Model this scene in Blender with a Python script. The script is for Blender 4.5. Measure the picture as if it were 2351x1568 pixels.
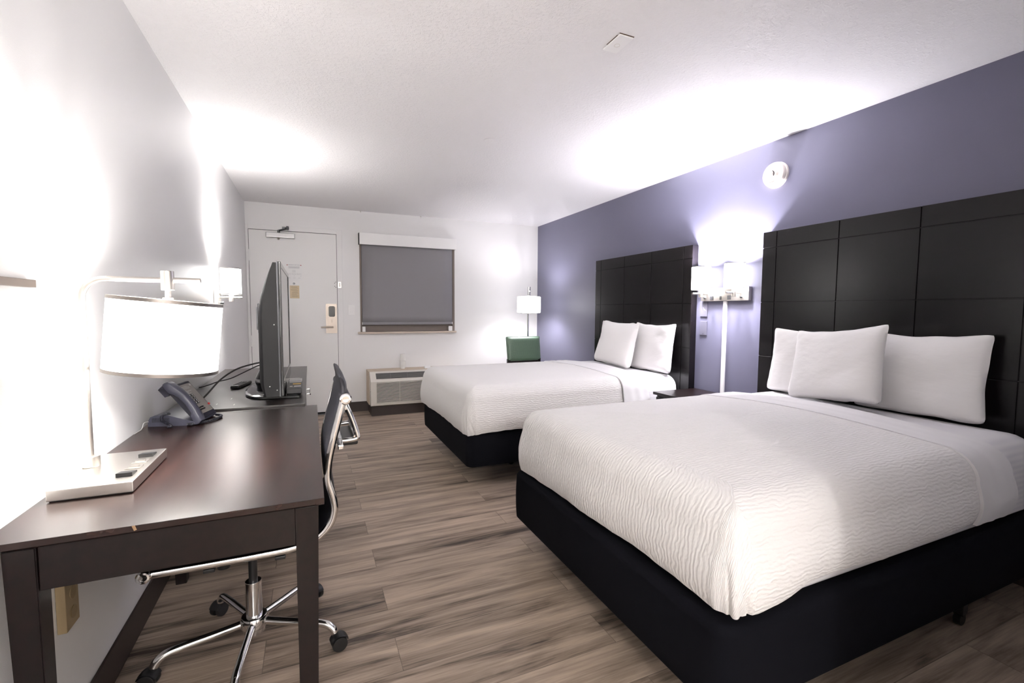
import bpy, bmesh, math, random
from math import pi, sin, cos, radians
from mathutils import Vector, Matrix, noise
random.seed(7)
for o in list(bpy.data.objects): bpy.data.objects.remove(o)
scn = bpy.context.scene
COL = scn.collection

# ------------------------------------------------------------------ camera, world, exposure, fill light
CAM_POS = Vector((0.6371, 0.0, 1.2585)); YAW, PITCH, ROLL, FPX = 0.4129, 0.0671, 0.0056, 1058.96
fw = Vector((sin(YAW)*cos(PITCH), cos(YAW)*cos(PITCH), -sin(PITCH)))
rt = Vector((cos(YAW), -sin(YAW), 0)); up = rt.cross(fw)
r2 = cos(ROLL)*rt + sin(ROLL)*up; u2 = -sin(ROLL)*rt + cos(ROLL)*up
cd = bpy.data.cameras.new('camera'); cam = bpy.data.objects.new('camera', cd); COL.objects.link(cam)
cd.sensor_width = 36.0; cd.lens = FPX/2351*36; cd.clip_start = 0.02
M4 = Matrix(((r2.x, u2.x, -fw.x, CAM_POS.x), (r2.y, u2.y, -fw.y, CAM_POS.y), (r2.z, u2.z, -fw.z, CAM_POS.z), (0, 0, 0, 1)))
cam.matrix_world = M4
scn.camera = cam
scn.view_settings.view_transform = 'Standard'; scn.view_settings.look = 'None'
scn.view_settings.gamma = 1.0; scn.view_settings.exposure = 0.92; scn.view_settings.use_curve_mapping = False
w = bpy.data.worlds.new('night'); scn.world = w; w.use_nodes = True
w.node_tree.nodes['Background'].inputs[0].default_value = (0.02, 0.025, 0.04, 1)
w.node_tree.nodes['Background'].inputs[1].default_value = 0.3
# lamp powers (watts), used in the lamp builders
P_DESK, P_SCONCE, P_DOUBLE, P_FLOOR, P_HALL = 29.0, 60.0, 98.0, 25.0, 80.0
WARM = (1.0, 0.97, 0.94); COOL = (0.95, 0.925, 1.0); NEUT = (1.0, 0.975, 0.95)
SE_DESK, SE_SCONCE, SE_DOUBLE, SE_FLOOR = 2.8, 5.6, 4.6, 3.8

W, D, H = 3.631, 5.939, 2.4475          # room width, far wall, ceiling

# ------------------------------------------------------------------ materials
def mat(name, base=(0.8, 0.8, 0.8), rough=0.5, metal=0.0, spec=0.5, coat=0.0, emit=None, es=0.0, trans=0.0, sheen=0.0, coat_rough=0.1):
    m = bpy.data.materials.new(name); m.use_nodes = True
    b = m.node_tree.nodes['Principled BSDF']
    b.inputs['Base Color'].default_value = (*base, 1); b.inputs['Roughness'].default_value = rough
    b.inputs['Metallic'].default_value = metal; b.inputs['Specular IOR Level'].default_value = spec
    b.inputs['Coat Weight'].default_value = coat; b.inputs['Coat Roughness'].default_value = coat_rough
    b.inputs['Transmission Weight'].default_value = trans; b.inputs['Sheen Weight'].default_value = sheen
    if emit: b.inputs['Emission Color'].default_value = (*emit, 1); b.inputs['Emission Strength'].default_value = es
    return m
def N(m, t, **kw):
    n = m.node_tree.nodes.new(t)
    for k, v in kw.items():
        if k in n.inputs: n.inputs[k].default_value = v
        else: setattr(n, k, v)
    return n
def L(m, a, b): m.node_tree.links.new(a, b)
def bsdf(m): return m.node_tree.nodes['Principled BSDF']
def coords(m, scale=(1, 1, 1), kind='Object', rot=(0, 0, 0), loc=(0, 0, 0)):
    tc = N(m, 'ShaderNodeTexCoord'); mp = N(m, 'ShaderNodeMapping')
    mp.inputs['Scale'].default_value = scale; mp.inputs['Rotation'].default_value = rot; mp.inputs['Location'].default_value = loc
    L(m, tc.outputs[kind], mp.inputs[0]); return mp.outputs[0]
def bump(m, height, strength, dist):
    b = N(m, 'ShaderNodeBump'); b.inputs['Strength'].default_value = strength; b.inputs['Distance'].default_value = dist
    L(m, height, b.inputs['Height']); L(m, b.outputs[0], bsdf(m).inputs['Normal']); return b
def noise_bump(m, scale, strength, dist, detail=3, sc=(1, 1, 1)):
    n = N(m, 'ShaderNodeTexNoise'); n.inputs['Scale'].default_value = scale; n.inputs['Detail'].default_value = detail
    L(m, coords(m, sc), n.inputs['Vector']); bump(m, n.outputs[0], strength, dist); return n
def tint(m, scale, c0, c1, detail=4, sc=(1, 1, 1), lo=0.35, hi=0.65):
    n = N(m, 'ShaderNodeTexNoise'); n.inputs['Scale'].default_value = scale; n.inputs['Detail'].default_value = detail
    L(m, coords(m, sc), n.inputs['Vector'])
    r = N(m, 'ShaderNodeValToRGB'); r.color_ramp.elements[0].color = (*c0, 1); r.color_ramp.elements[1].color = (*c1, 1)
    r.color_ramp.elements[0].position = lo; r.color_ramp.elements[1].position = hi
    L(m, n.outputs[0], r.inputs[0]); L(m, r.outputs[0], bsdf(m).inputs['Base Color']); return m

MT = {}
MT['wall_white'] = mat('white_wall_paint', (0.84, 0.835, 0.835), 0.38, spec=0.45); noise_bump(MT['wall_white'], 260, 0.25, 0.0015)
MT['wall_back'] = mat('white_vinyl_wallcover', (0.86, 0.85, 0.845), 0.55, spec=0.3); noise_bump(MT['wall_back'], 300, 0.15, 0.001, sc=(1, 1, 0.12))
MT['wall_blue'] = mat('slate_blue_wall_paint', (0.158, 0.155, 0.222), 0.42, spec=0.4); noise_bump(MT['wall_blue'], 240, 0.25, 0.0015)
# popcorn ceiling
m = MT['ceiling'] = mat('stippled_ceiling', (0.86, 0.845, 0.85), 0.6, spec=0.3)
n1 = N(m, 'ShaderNodeTexNoise'); n1.inputs['Scale'].default_value = 75; n1.inputs['Detail'].default_value = 4; n1.inputs['Roughness'].default_value = 0.6
L(m, coords(m), n1.inputs['Vector'])
r = N(m, 'ShaderNodeValToRGB'); r.color_ramp.elements[0].position = 0.45; r.color_ramp.elements[1].position = 0.72
L(m, n1.outputs[0], r.inputs[0]); bump(m, r.outputs[0], 0.45, 0.005)
# vinyl plank floor, planks run across the room (x)
m = MT['floor'] = mat('grey_oak_vinyl_plank', rough=0.42, spec=0.4)
bk = N(m, 'ShaderNodeTexBrick'); bk.offset = 0.37; bk.offset_frequency = 2; bk.squash = 1.0
bk.inputs['Scale'].default_value = 1.0; bk.inputs['Brick Width'].default_value = 1.22; bk.inputs['Row Height'].default_value = 0.178
bk.inputs['Mortar Size'].default_value = 0.0012; bk.inputs['Mortar Smooth'].default_value = 0.1; bk.inputs['Bias'].default_value = 0.0
bk.inputs['Color1'].default_value = (0, 0, 0, 1); bk.inputs['Color2'].default_value = (1, 1, 1, 1); bk.inputs['Mortar'].default_value = (0.3, 0.3, 0.3, 1)
L(m, coords(m, loc=(0.31, 0.05, 0)), bk.inputs['Vector'])
ad = N(m, 'ShaderNodeVectorMath', operation='MULTIPLY_ADD')
ad.inputs[1].default_value = (7, 3, 5)
L(m, bk.outputs['Color'], ad.inputs[0]); L(m, coords(m, (0.9, 9.0, 1)), ad.inputs[2])
g1 = N(m, 'ShaderNodeTexNoise'); g1.inputs['Scale'].default_value = 1.6; g1.inputs['Detail'].default_value = 6; g1.inputs['Roughness'].default_value = 0.62; g1.inputs['Distortion'].default_value = 0.5
L(m, ad.outputs[0], g1.inputs['Vector'])
ad2 = N(m, 'ShaderNodeVectorMath', operation='MULTIPLY_ADD'); ad2.inputs[1].default_value = (3, 9, 2)
L(m, bk.outputs['Color'], ad2.inputs[0]); L(m, coords(m, (2.5, 70.0, 1)), ad2.inputs[2])
g2 = N(m, 'ShaderNodeTexNoise'); g2.inputs['Scale'].default_value = 2.0; g2.inputs['Detail'].default_value = 5
L(m, ad2.outputs[0], g2.inputs['Vector'])
mx = N(m, 'ShaderNodeMath', operation='MULTIPLY_ADD'); mx.inputs[1].default_value = 0.30
L(m, g2.outputs[0], mx.inputs[0]); L(m, g1.outputs[0], mx.inputs[2])
mx2 = N(m, 'ShaderNodeMath', operation='MULTIPLY_ADD'); mx2.inputs[1].default_value = 0.12
L(m, bk.outputs['Color'], mx2.inputs[0]); L(m, mx.outputs[0], mx2.inputs[2])
cr = N(m, 'ShaderNodeValToRGB'); e = cr.color_ramp.elements
e[0].position = 0.50; e[0].color = (0.058, 0.042, 0.033, 1); e[1].position = 0.88; e[1].color = (0.53, 0.42, 0.33, 1)
ne = cr.color_ramp.elements.new(0.64); ne.color = (0.28, 0.217, 0.168, 1)
L(m, mx2.outputs[0], cr.inputs[0])
mm = N(m, 'ShaderNodeMix', data_type='RGBA'); mm.inputs[7].default_value = (0.05, 0.04, 0.035, 1)
mf = N(m, 'ShaderNodeMath', operation='MULTIPLY'); mf.inputs[1].default_value = 0.6
L(m, bk.outputs['Fac'], mf.inputs[0]); L(m, mf.outputs[0], mm.inputs[0])
L(m, cr.outputs[0], mm.inputs[6]); L(m, mm.outputs[2], bsdf(m).inputs['Base Color'])
bump(m, g2.outputs[0], 0.12, 0.001)

MT['baseboard'] = mat('dark_brown_vinyl_base', (0.045, 0.032, 0.028), 0.5)
MT['door'] = mat('white_door_enamel', (0.85, 0.84, 0.825), 0.45, spec=0.4)
MT['trim'] = mat('white_trim_enamel', (0.85, 0.84, 0.83), 0.45, spec=0.4)
m = MT['espresso'] = mat('espresso_wood', (0.012, 0.006, 0.006), 0.30, spec=0.35, coat=0.08, coat_rough=0.3)
tint(m, 3.0, (0.0050, 0.0024, 0.0025), (0.0095, 0.0042, 0.0040), 6, (14, 1.2, 14)); noise_bump(m, 5.0, 0.05, 0.0006, 6, (60, 3, 60))
m = MT['dresser_top'] = mat('dark_dresser_laminate', (0.028, 0.02, 0.018), 0.33, spec=0.5, coat=0.15, coat_rough=0.3)
tint(m, 3.0, (0.012, 0.0085, 0.008), (0.019, 0.014, 0.013), 6, (14, 1.2, 14))
m = MT['headboard'] = mat('black_brown_headboard', (0.006, 0.0045, 0.005), 0.25, spec=0.36)
tint(m, 4.0, (0.0030, 0.0023, 0.0028), (0.0060, 0.0045, 0.0052), 6, (8, 1.5, 16)); noise_bump(m, 6.0, 0.08, 0.0006, 6, (10, 4, 60))
m = MT['black_cloth'] = mat('black_wrap_fabric', (0.0045, 0.0047, 0.0072), 0.9, spec=0.10); noise_bump(m, 900, 0.2, 0.0006, 2)
# quilted ripple coverlet
m = MT['coverlet'] = mat('white_ripple_coverlet', (0.86, 0.84, 0.825), 0.8, spec=0.2, sheen=0.15)
uv = coords(m, (1, 1, 1), 'UV')
wn = N(m, 'ShaderNodeTexNoise'); wn.inputs['Scale'].default_value = 48; wn.inputs['Detail'].default_value = 1.5
mpw = N(m, 'ShaderNodeMapping'); mpw.inputs['Scale'].default_value = (1.0, 2.6, 1); L(m, uv, mpw.inputs[0]); L(m, mpw.outputs[0], wn.inputs['Vector'])
wv = N(m, 'ShaderNodeTexWave', bands_direction='Y'); wv.inputs['Scale'].default_value = 22; wv.inputs['Distortion'].default_value = 6; wv.inputs['Detail'].default_value = 1.0; wv.inputs['Detail Scale'].default_value = 1.1
L(m, uv, wv.inputs['Vector'])
am = N(m, 'ShaderNodeMath', operation='MULTIPLY_ADD'); am.inputs[1].default_value = 0.9; L(m, wn.outputs[0], am.inputs[0]); 
sm_ = N(m, 'ShaderNodeMath', operation='MULTIPLY'); sm_.inputs[1].default_value = 0.45; L(m, wv.outputs[0], sm_.inputs[0]); L(m, sm_.outputs[0], am.inputs[2])
bump(m, am.outputs[0], 0.6, 0.004)
m = MT['sheet'] = mat('white_cotton_sheet', (0.86, 0.845, 0.85), 0.75, spec=0.2, sheen=0.1); noise_bump(m, 7, 0.18, 0.01, 2, (1, 3, 1))
m = MT['stripe_sheet'] = mat('white_stripe_sheet', (0.80, 0.785, 0.80), 0.7, spec=0.25, sheen=0.1)
sw = N(m, 'ShaderNodeTexWave', bands_direction='Z'); sw.inputs['Scale'].default_value = 14
L(m, coords(m), sw.inputs['Vector'])
sr = N(m, 'ShaderNodeValToRGB'); sr.color_ramp.elements[0].color = (0.80, 0.785, 0.81, 1); sr.color_ramp.elements[1].color = (0.87, 0.855, 0.865, 1)
L(m, sw.outputs[0], sr.inputs[0]); L(m, sr.outputs[0], bsdf(m).inputs['Base Color'])
m = MT['pillow'] = mat('white_pillowcase', (0.88, 0.86, 0.845), 0.8, spec=0.2, sheen=0.15); noise_bump(m, 9, 0.35, 0.012, 3, (1, 1, 2.2))
MT['nickel'] = mat('brushed_nickel', (0.62, 0.59, 0.55), 0.32, 1.0)
MT['chrome'] = mat('polished_chrome', (0.78, 0.78, 0.78), 0.09, 1.0)
MT['dark_metal'] = mat('dark_metal', (0.10, 0.10, 0.105), 0.35, 1.0)
MT['black_plastic'] = mat('black_plastic', (0.012, 0.012, 0.013), 0.35)
MT['gloss_black'] = mat('gloss_black_plastic', (0.008, 0.008, 0.009), 0.08, spec=0.6)
m = MT['tv_shell'] = mat('charcoal_plastic', (0.016, 0.016, 0.017), 0.5, spec=0.35); noise_bump(m, 700, 0.25, 0.0006, 2)
MT['screen'] = mat('glossy_screen', (0.012, 0.012, 0.013), 0.06, spec=0.6)
MT['phone'] = mat('slate_phone_plastic', (0.045, 0.046, 0.068), 0.38)
MT['phone_dark'] = mat('dark_phone_plastic', (0.018, 0.018, 0.028), 0.4)
MT['faceplate'] = mat('taupe_faceplate', (0.20, 0.185, 0.17), 0.45)
MT['print_white'] = mat('white_print', (0.75, 0.75, 0.74), 0.6)
MT['red'] = mat('red_lamp_plastic', (0.45, 0.02, 0.02), 0.35)
m = MT['leather'] = mat('black_leather', (0.022, 0.022, 0.030), 0.36, spec=0.5); noise_bump(m, 350, 0.2, 0.0008, 3)
# green woven vinyl
m = MT['green'] = mat('green_woven_vinyl', (0.14, 0.22, 0.15), 0.35, spec=0.5)
ck = N(m, 'ShaderNodeTexChecker'); ck.inputs['Scale'].default_value = 130
L(m, coords(m, (1, 1, 1.4), 'Object', (0, radians(45), 0)), ck.inputs['Vector'])
bump(m, ck.outputs['Fac'], 0.3, 0.001)
ck.inputs['Color1'].default_value = (0.165, 0.25, 0.175, 1); ck.inputs['Color2'].default_value = (0.105, 0.165, 0.115, 1)
L(m, ck.outputs['Color'], bsdf(m).inputs['Base Color'])
MT['green_dark'] = mat('dark_green_vinyl', (0.02, 0.035, 0.03), 0.4)
m = MT['blind'] = mat('grey_roller_fabric', (0.28, 0.27, 0.285), 0.85, spec=0.2); noise_bump(m, 900, 0.15, 0.0005, 1)
MT['taupe'] = mat('taupe_window_lining', (0.22, 0.18, 0.155), 0.6)
MT['sill'] = mat('beige_sill', (0.62, 0.53, 0.45), 0.5)
m = MT['glass'] = mat('window_glass', (0.9, 0.95, 0.95), 0.02, trans=1.0)
MT['ac_white'] = mat('ivory_ac_plastic', (0.70, 0.66, 0.60), 0.45)
MT['ac_dark'] = mat('dark_grille_void', (0.05, 0.045, 0.042), 0.6)
MT['ac_grey'] = mat('grey_grille', (0.20, 0.195, 0.19), 0.5)
MT['tan'] = mat('tan_painted_wood', (0.60, 0.49, 0.38), 0.55)
MT['tan_rail'] = mat('tan_metal_rail', (0.20, 0.155, 0.13), 0.5)
MT['foam'] = mat('white_foam_cup', (0.84, 0.83, 0.80), 0.55)
MT['plate_white'] = mat('white_switch_plastic', (0.90, 0.89, 0.88), 0.35)
MT['plate_blue'] = mat('painted_cover_plate', (0.165, 0.16, 0.21), 0.4)
MT['scratch'] = mat('bare_scratch', (0.75, 0.70, 0.60), 0.6)
MT['beige'] = mat('aged_ivory_outlet', (0.34, 0.255, 0.145), 0.45)
MT['detector'] = mat('ivory_detector', (0.80, 0.74, 0.68), 0.45)
MT['black'] = mat('matte_black', (0.006, 0.006, 0.006), 0.7)
MT['paper'] = mat('white_paper_notice', (0.84, 0.835, 0.825), 0.6)
MT['cream'] = mat('cream_card', (0.70, 0.57, 0.38), 0.6)
MT['ink'] = mat('grey_ink', (0.28, 0.28, 0.30), 0.7)
MT['ink_light'] = mat('pale_grey_ink', (0.50, 0.50, 0.51), 0.7)
MT['ink_brown'] = mat('brown_ink', (0.36, 0.28, 0.18), 0.7)
MT['ink_red'] = mat('red_ink', (0.40, 0.06, 0.07), 0.6)
MT['yellow'] = mat('yellow_sticker', (0.72, 0.48, 0.14), 0.6)
MT['grey_sticker'] = mat('pale_sticker', (0.62, 0.61, 0.60), 0.6)
MT['box_black'] = mat('satin_black_box', (0.03, 0.03, 0.031), 0.4)
MT['cable'] = mat('black_cable', (0.015, 0.013, 0.013), 0.45)
MT['white_cable'] = mat('pale_phone_line', (0.65, 0.64, 0.62), 0.4)
MT['stain'] = mat('brown_gap_grime', (0.10, 0.055, 0.03), 0.8)
MT['lock_metal'] = mat('satin_lock_metal', (0.50, 0.44, 0.385), 0.42, 1.0)
m = MT['desk_top'] = mat('espresso_desk_top', (0.02, 0.009, 0.007), 0.27, spec=0.5)
tint(m, 3.0, (0.015, 0.0062, 0.0050), (0.026, 0.0105, 0.0080), 6, (14, 1.2, 14)); noise_bump(m, 5.0, 0.05, 0.0006, 6, (60, 3, 60))
MT['rim'] = mat('satin_metal_rim', (0.30, 0.27, 0.25), 0.35, 1.0)
def shade_mat(name, col, s): return mat(name, (0.85, 0.84, 0.82), 0.7, spec=0.2, emit=col, es=s)
MT['shade_desk'] = shade_mat('lit_shade_desk', (1.0, 0.97, 0.93), SE_DESK)
MT['shade_sconce'] = shade_mat('lit_shade_sconce', (1.0, 0.985, 0.97), SE_SCONCE)
MT['shade_double'] = shade_mat('lit_shade_double', (0.99, 0.97, 1.0), SE_DOUBLE)
MT['shade_floor'] = shade_mat('lit_shade_floor', (0.99, 0.98, 1.0), SE_FLOOR)
MT['bulb'] = mat('lit_bulb', (0.9, 0.9, 0.9), 0.4, emit=(1, 0.96, 0.9), es=12.0)

# ------------------------------------------------------------------ mesh helpers
def new(): return bmesh.new()
def box(bm, x0, x1, y0, y1, z0, z1, bev=0.0, seg=2):
    t = bmesh.new(); bmesh.ops.create_cube(t, size=1.0)
    for v in t.verts: v.co = Vector(((x0+x1)/2 + v.co.x*(x1-x0), (y0+y1)/2 + v.co.y*(y1-y0), (z0+z1)/2 + v.co.z*(z1-z0)))
    if bev: bmesh.ops.bevel(t, geom=list(t.edges), offset=bev, segments=seg, profile=0.5, affect='EDGES')
    merge(bm, t)
def merge(bm, t):
    me = bpy.data.meshes.new('tmp'); t.to_mesh(me); t.free(); bm.from_mesh(me); bpy.data.meshes.remove(me)
def frames(pts, closed=False):
    pts = [Vector(p) for p in pts]; n = len(pts); out = []; prev = None
    for i, p in enumerate(pts):
        a = pts[(i-1) % n] if (i > 0 or closed) else p; b = pts[(i+1) % n] if (i < n-1 or closed) else p
        t = (b-a).normalized()
        if prev is None:
            h = Vector((0, 0, 1)) if abs(t.z) < 0.9 else Vector((1, 0, 0)); u = t.cross(h).normalized()
        else:
            u = (prev - t*prev.dot(t)); u = u.normalized() if u.length > 1e-6 else t.orthogonal().normalized()
        prev = u; out.append((p, u, t.cross(u)))
    return out
def tube(bm, pts, r, n=12, closed=False, ry=None):
    rs = r if isinstance(r, (list, tuple)) else [r]*len(pts); rings = []
    for i, (p, u, v) in enumerate(frames(pts, closed)):
        rings.append([bm.verts.new(p + u*cos(2*pi*k/n)*rs[i] + v*sin(2*pi*k/n)*(ry if ry else rs[i])) for k in range(n)])
    m_ = len(rings)
    for i in range(m_ if closed else m_-1):
        a, b = rings[i], rings[(i+1) % m_]
        for k in range(n): bm.faces.new((a[k], a[(k+1) % n], b[(k+1) % n], b[k]))
    if not closed: bm.faces.new(rings[0][::-1]); bm.faces.new(rings[-1])
def cyl(bm, p0, p1, r0, r1=None, n=32, bev=0.0):
    p0, p1 = Vector(p0), Vector(p1); r1 = r0 if r1 is None else r1
    if bev:
        d = (p1-p0).normalized()*bev
        tube(bm, [p0, p0+d*0.3, p0+d, p1-d, p1-d*0.3, p1], [r0-bev, r0-bev*0.3, r0, r1, r1-bev*0.3, r1-bev], n)
    else: tube(bm, [p0, p1], [r0, r1], n)
def smooth_path(pts, k=6, closed=False):
    pts = [Vector(p) for p in pts]; n = len(pts); out = []
    rng = range(n if closed else n-1)
    for i in rng:
        g = (lambda j: pts[j % n]) if closed else (lambda j: pts[max(0, min(n-1, j))])
        p0, p1, p2, p3 = g(i-1), g(i), g(i+1), g(i+2)
        for s in range(k):
            t = s/k
            out.append(0.5*((2*p1) + (-p0+p2)*t + (2*p0-5*p1+4*p2-p3)*t*t + (-p0+3*p1-3*p2+p3)*t*t*t))
    if not closed: out.append(pts[-1])
    return out
def prism(bm, poly, axis, a0, a1):
    """poly: 2-D outline in the other two axes (order x,y,z without axis), extruded a0..a1"""
    def P(p, a):
        q = list(p); q.insert(axis, a); return Vector(q)
    A = [bm.verts.new(P(p, a0)) for p in poly]; B = [bm.verts.new(P(p, a1)) for p in poly]; n = len(poly)
    for i in range(n): bm.faces.new((A[i], A[(i+1) % n], B[(i+1) % n], B[i]))
    bm.faces.new(A[::-1]); bm.faces.new(B)
def lathe(bm, prof, mtx=Matrix(), n=48, cap0=True, cap1=True):
    rings = [[bm.verts.new(mtx @ Vector((r*cos(2*pi*k/n), r*sin(2*pi*k/n), z))) for k in range(n)] for r, z in prof]
    for a, b in zip(rings, rings[1:]):
        for k in range(n): bm.faces.new((a[k], a[(k+1) % n], b[(k+1) % n], b[k]))
    if cap0: bm.faces.new(rings[0][::-1])
    if cap1: bm.faces.new(rings[-1])
def grid(bm, P, uvf=None):
    V = [[bm.verts.new(p) for p in row] for row in P]
    for i in range(len(V)-1):
        for j in range(len(V[0])-1): bm.faces.new((V[i][j], V[i+1][j], V[i+1][j+1], V[i][j+1]))
    return V
def obj(name, bm, m, parent=None, smooth=32, fix=True):
    if fix: bmesh.ops.recalc_face_normals(bm, faces=bm.faces)
    off = Vector((0, 0, 0))
    if parent is not None:
        pp = parent
        while pp is not None: off += pp.location; pp = pp.parent
        bmesh.ops.translate(bm, verts=bm.verts, vec=-off)
    me = bpy.data.meshes.new(name); bm.to_mesh(me); bm.free()
    if smooth:
        me.polygons.foreach_set('use_smooth', [True]*len(me.polygons)); me.set_sharp_from_angle(angle=radians(smooth))
    me.materials.append(m if not isinstance(m, str) else MT[m])
    o = bpy.data.objects.new(name, me); COL.objects.link(o)
    if smooth == 32 and len(me.polygons) > 6: wn_ = o.modifiers.new('normals', 'WEIGHTED_NORMAL'); wn_.keep_sharp = True
    if parent is not None: o.parent = parent
    return o
def tag(o, label, cat, group=None, kind=None):
    o['label'] = label; o['category'] = cat
    if group: o['group'] = group
    if kind: o['kind'] = kind
    return o
def thing(name, loc, label, cat, group=None):
    o = bpy.data.objects.new(name, None); COL.objects.link(o); o.location = loc; o.empty_display_size = 0.05
    return tag(o, label, cat, group)
def struct(name, bm, m, parent=None, smooth=32):
    o = obj(name, bm, m, parent, smooth)
    if parent is None: o['kind'] = 'structure'
    return o
def part(name, m, parent, fn, label=None, smooth=32):
    bm = new(); fn(bm); o = obj(name, bm, m, parent, smooth)
    if label: o['label'] = label
    return o
def setting(o, label, cat):
    o['label'] = label; o['category'] = cat; o['kind'] = 'structure'; return o
def text(name, s, size, mtx, m, parent, ext=0.0004):
    c = bpy.data.curves.new(name, 'FONT'); c.body = s; c.size = size; c.align_x = 'CENTER'; c.align_y = 'CENTER'; c.extrude = ext
    t = bpy.data.objects.new('t', c); COL.objects.link(t)
    dg = bpy.context.evaluated_depsgraph_get(); me = bpy.data.meshes.new_from_object(t.evaluated_get(dg))
    bpy.data.objects.remove(t); bm = new(); bm.from_mesh(me); bpy.data.meshes.remove(me)
    bmesh.ops.transform(bm, matrix=mtx, verts=bm.verts)
    return obj(name, bm, m, parent, 0, fix=False)
def point_light(parent, p, power, col, rad=0.042):
    ld = bpy.data.lights.new('bulb_light', 'POINT'); ld.energy = power; ld.color = col; ld.shadow_soft_size = rad
    lo = bpy.data.objects.new('bulb_light', ld); COL.objects.link(lo)
    off = Vector((0, 0, 0)); pp = parent
    while pp is not None: off += pp.location; pp = pp.parent
    lo.location = Vector(p)-off; lo.parent = parent
    return lo

# ------------------------------------------------------------------ the room
T = 0.12; YB = -3.3; PX, PY = 1.85, 0.33           # hall behind the camera ends at YB; the closet block starts at x>PX, y<PY
b = new(); box(b, -T, W+T, YB-T, D+T, -0.1, 0.0); setting(struct('floor', b, 'floor', smooth=0), 'grey brown wood plank floor of the motel room', 'floor')
b = new(); box(b, -T, W+T, YB-T, D+T, H, H+0.1); setting(struct('ceiling', b, 'ceiling', smooth=0), 'white stippled ceiling over the whole room', 'ceiling')
b = new(); box(b, -T, 0, YB-T, D+T, 0.0, H); setting(struct('wall_left', b, 'wall_white', smooth=0), 'white wall behind the desk and dresser', 'wall')
b = new(); box(b, W, W+T, PY-T, D+T, 0.0, H); setting(struct('wall_right', b, 'wall_blue', smooth=0), 'slate blue wall behind the headboards', 'wall')
WX0, WX1, WZ0, WZ1 = 1.205, 2.400, 0.985, 2.165
b = new()
box(b, 0, WX0, D, D+T, 0, H); box(b, WX1, W, D, D+T, 0, H); box(b, WX0, WX1, D, D+T, 0, WZ0); box(b, WX0, WX1, D, D+T, WZ1, H)
setting(struct('wall_back', b, 'wall_back', smooth=0), 'white far wall with the door and the window', 'wall')
b = new(); box(b, PX, W, PY-T, PY, 0, H); box(b, PX, PX+T, YB, PY-T, 0, H); setting(struct('wall_front', b, 'wall_white', smooth=0), 'white closet wall on the camera side', 'wall')
b = new(); box(b, 0, PX, YB-T, YB, 0, H); setting(struct('wall_hall', b, 'wall_white', smooth=0), 'white end wall of the entry hall behind the camera', 'wall')
BBH = 0.122
b = new(); box(b, 0.0005, 0.009, YB, D-0.0005, 0.0, BBH, 0.002); setting(struct('baseboard_left', b, 'baseboard'), 'dark brown baseboard under the desk', 'baseboard')
b = new(); box(b, 1.008, W-0.0005, D-0.009, D-0.0005, 0.0, BBH, 0.002); setting(struct('baseboard_back', b, 'baseboard'), 'dark brown baseboard under the window', 'baseboard')
b = new(); box(b, W-0.009, W-0.0005, PY, D-0.01, 0.0, BBH, 0.002); setting(struct('baseboard_right', b, 'baseboard'), 'dark brown baseboard behind the beds', 'baseboard')
# entry door with its casing
DX0, DX1, DZ1 = 0.032, 0.943, 2.145
b = new()
box(b, 0.001, DX0-0.004, D-0.014, D-0.0005, 0, 2.205, 0.002); box(b, DX1+0.004, 1.006, D-0.014, D-0.0005, 0, 2.205, 0.002); box(b, DX0-0.004, DX1+0.004, D-0.014, D-0.0005, DZ1+0.005, 2.205, 0.002)
setting(struct('trim_1', b, 'trim'), 'white casing around the entry door', 'door casing')
b = new(); box(b, DX0-0.004, DX1+0.004, D-0.004, D-0.0006, 0.0, DZ1+0.005); setting(struct('trim_2', b, 'black', smooth=0), 'dark gap around the entry door', 'door gap')
b = new(); box(b, DX0, DX1, D-0.012, D-0.0045, 0.028, DZ1, 0.0015)
door = setting(struct('door_1', b, 'door'), 'white flat entry door in the far left corner', 'door')
part('threshold', 'dark_metal', door, lambda b: box(b, DX0, DX1, D-0.05, D-0.0125, 0.0, 0.012, 0.003))
part('door_sweep', 'trim', door, lambda b: (box(b, DX0+0.004, DX1-0.004, D-0.017, D-0.0122, 0.03, 0.072, 0.001), [cyl(b, (x, D-0.0165, 0.058), (x, D-0.019, 0.058), 0.004, n=10) for x in (0.1, 0.4, 0.705)]))
for z in (1.86, 0.90, 0.25):
    part('hinge', 'trim', door, lambda b: (box(b, DX0-0.022, DX0+0.012, D-0.018, D-0.0122, z-0.06, z+0.06, 0.001), cyl(b, (DX0-0.003, D-0.021, z-0.062), (DX0-0.003, D-0.021, z+0.062), 0.006, n=12)))
# door closer
cz = 2.095
def f(b):
    box(b, 0.205, 0.498, D-0.058, D-0.0122, cz-0.032, cz+0.026, 0.008, 3)
part('closer_body', mat('satin_steel', (0.55, 0.55, 0.56), 0.35, 0.9), door, f)
part('closer_cover', 'plate_white', door, lambda b: box(b, 0.216, 0.486, D-0.062, D-0.0585, cz-0.022, cz+0.020, 0.0015))
part('closer_valve', 'nickel', door, lambda b: cyl(b, (0.33, D-0.04, cz-0.034), (0.33, D-0.04, cz-0.055), 0.018, 0.008, 20))
part('closer_arm', 'dark_metal', door, lambda b: (cyl(b, (0.335, D-0.035, cz+0.0265), (0.335, D-0.035, cz+0.052), 0.014, n=16), box(b, 0.322, 0.348, D-0.05, D-0.02, cz+0.046, cz+0.056, 0.002),
     tube(b, [(0.335, D-0.035, cz+0.052), (0.43, D-0.16, cz+0.058)], 0.009, 8), cyl(b, (0.43, D-0.16, cz+0.045), (0.43, D-0.16, cz+0.085), 0.012, n=14), tube(b, [(0.43, D-0.16, cz+0.075), (0.40, D-0.012, cz+0.085)], 0.007, 8), box(b, 0.37, 0.44, D-0.028, D-0.0146, cz+0.072, cz+0.098, 0.002)))
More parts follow.
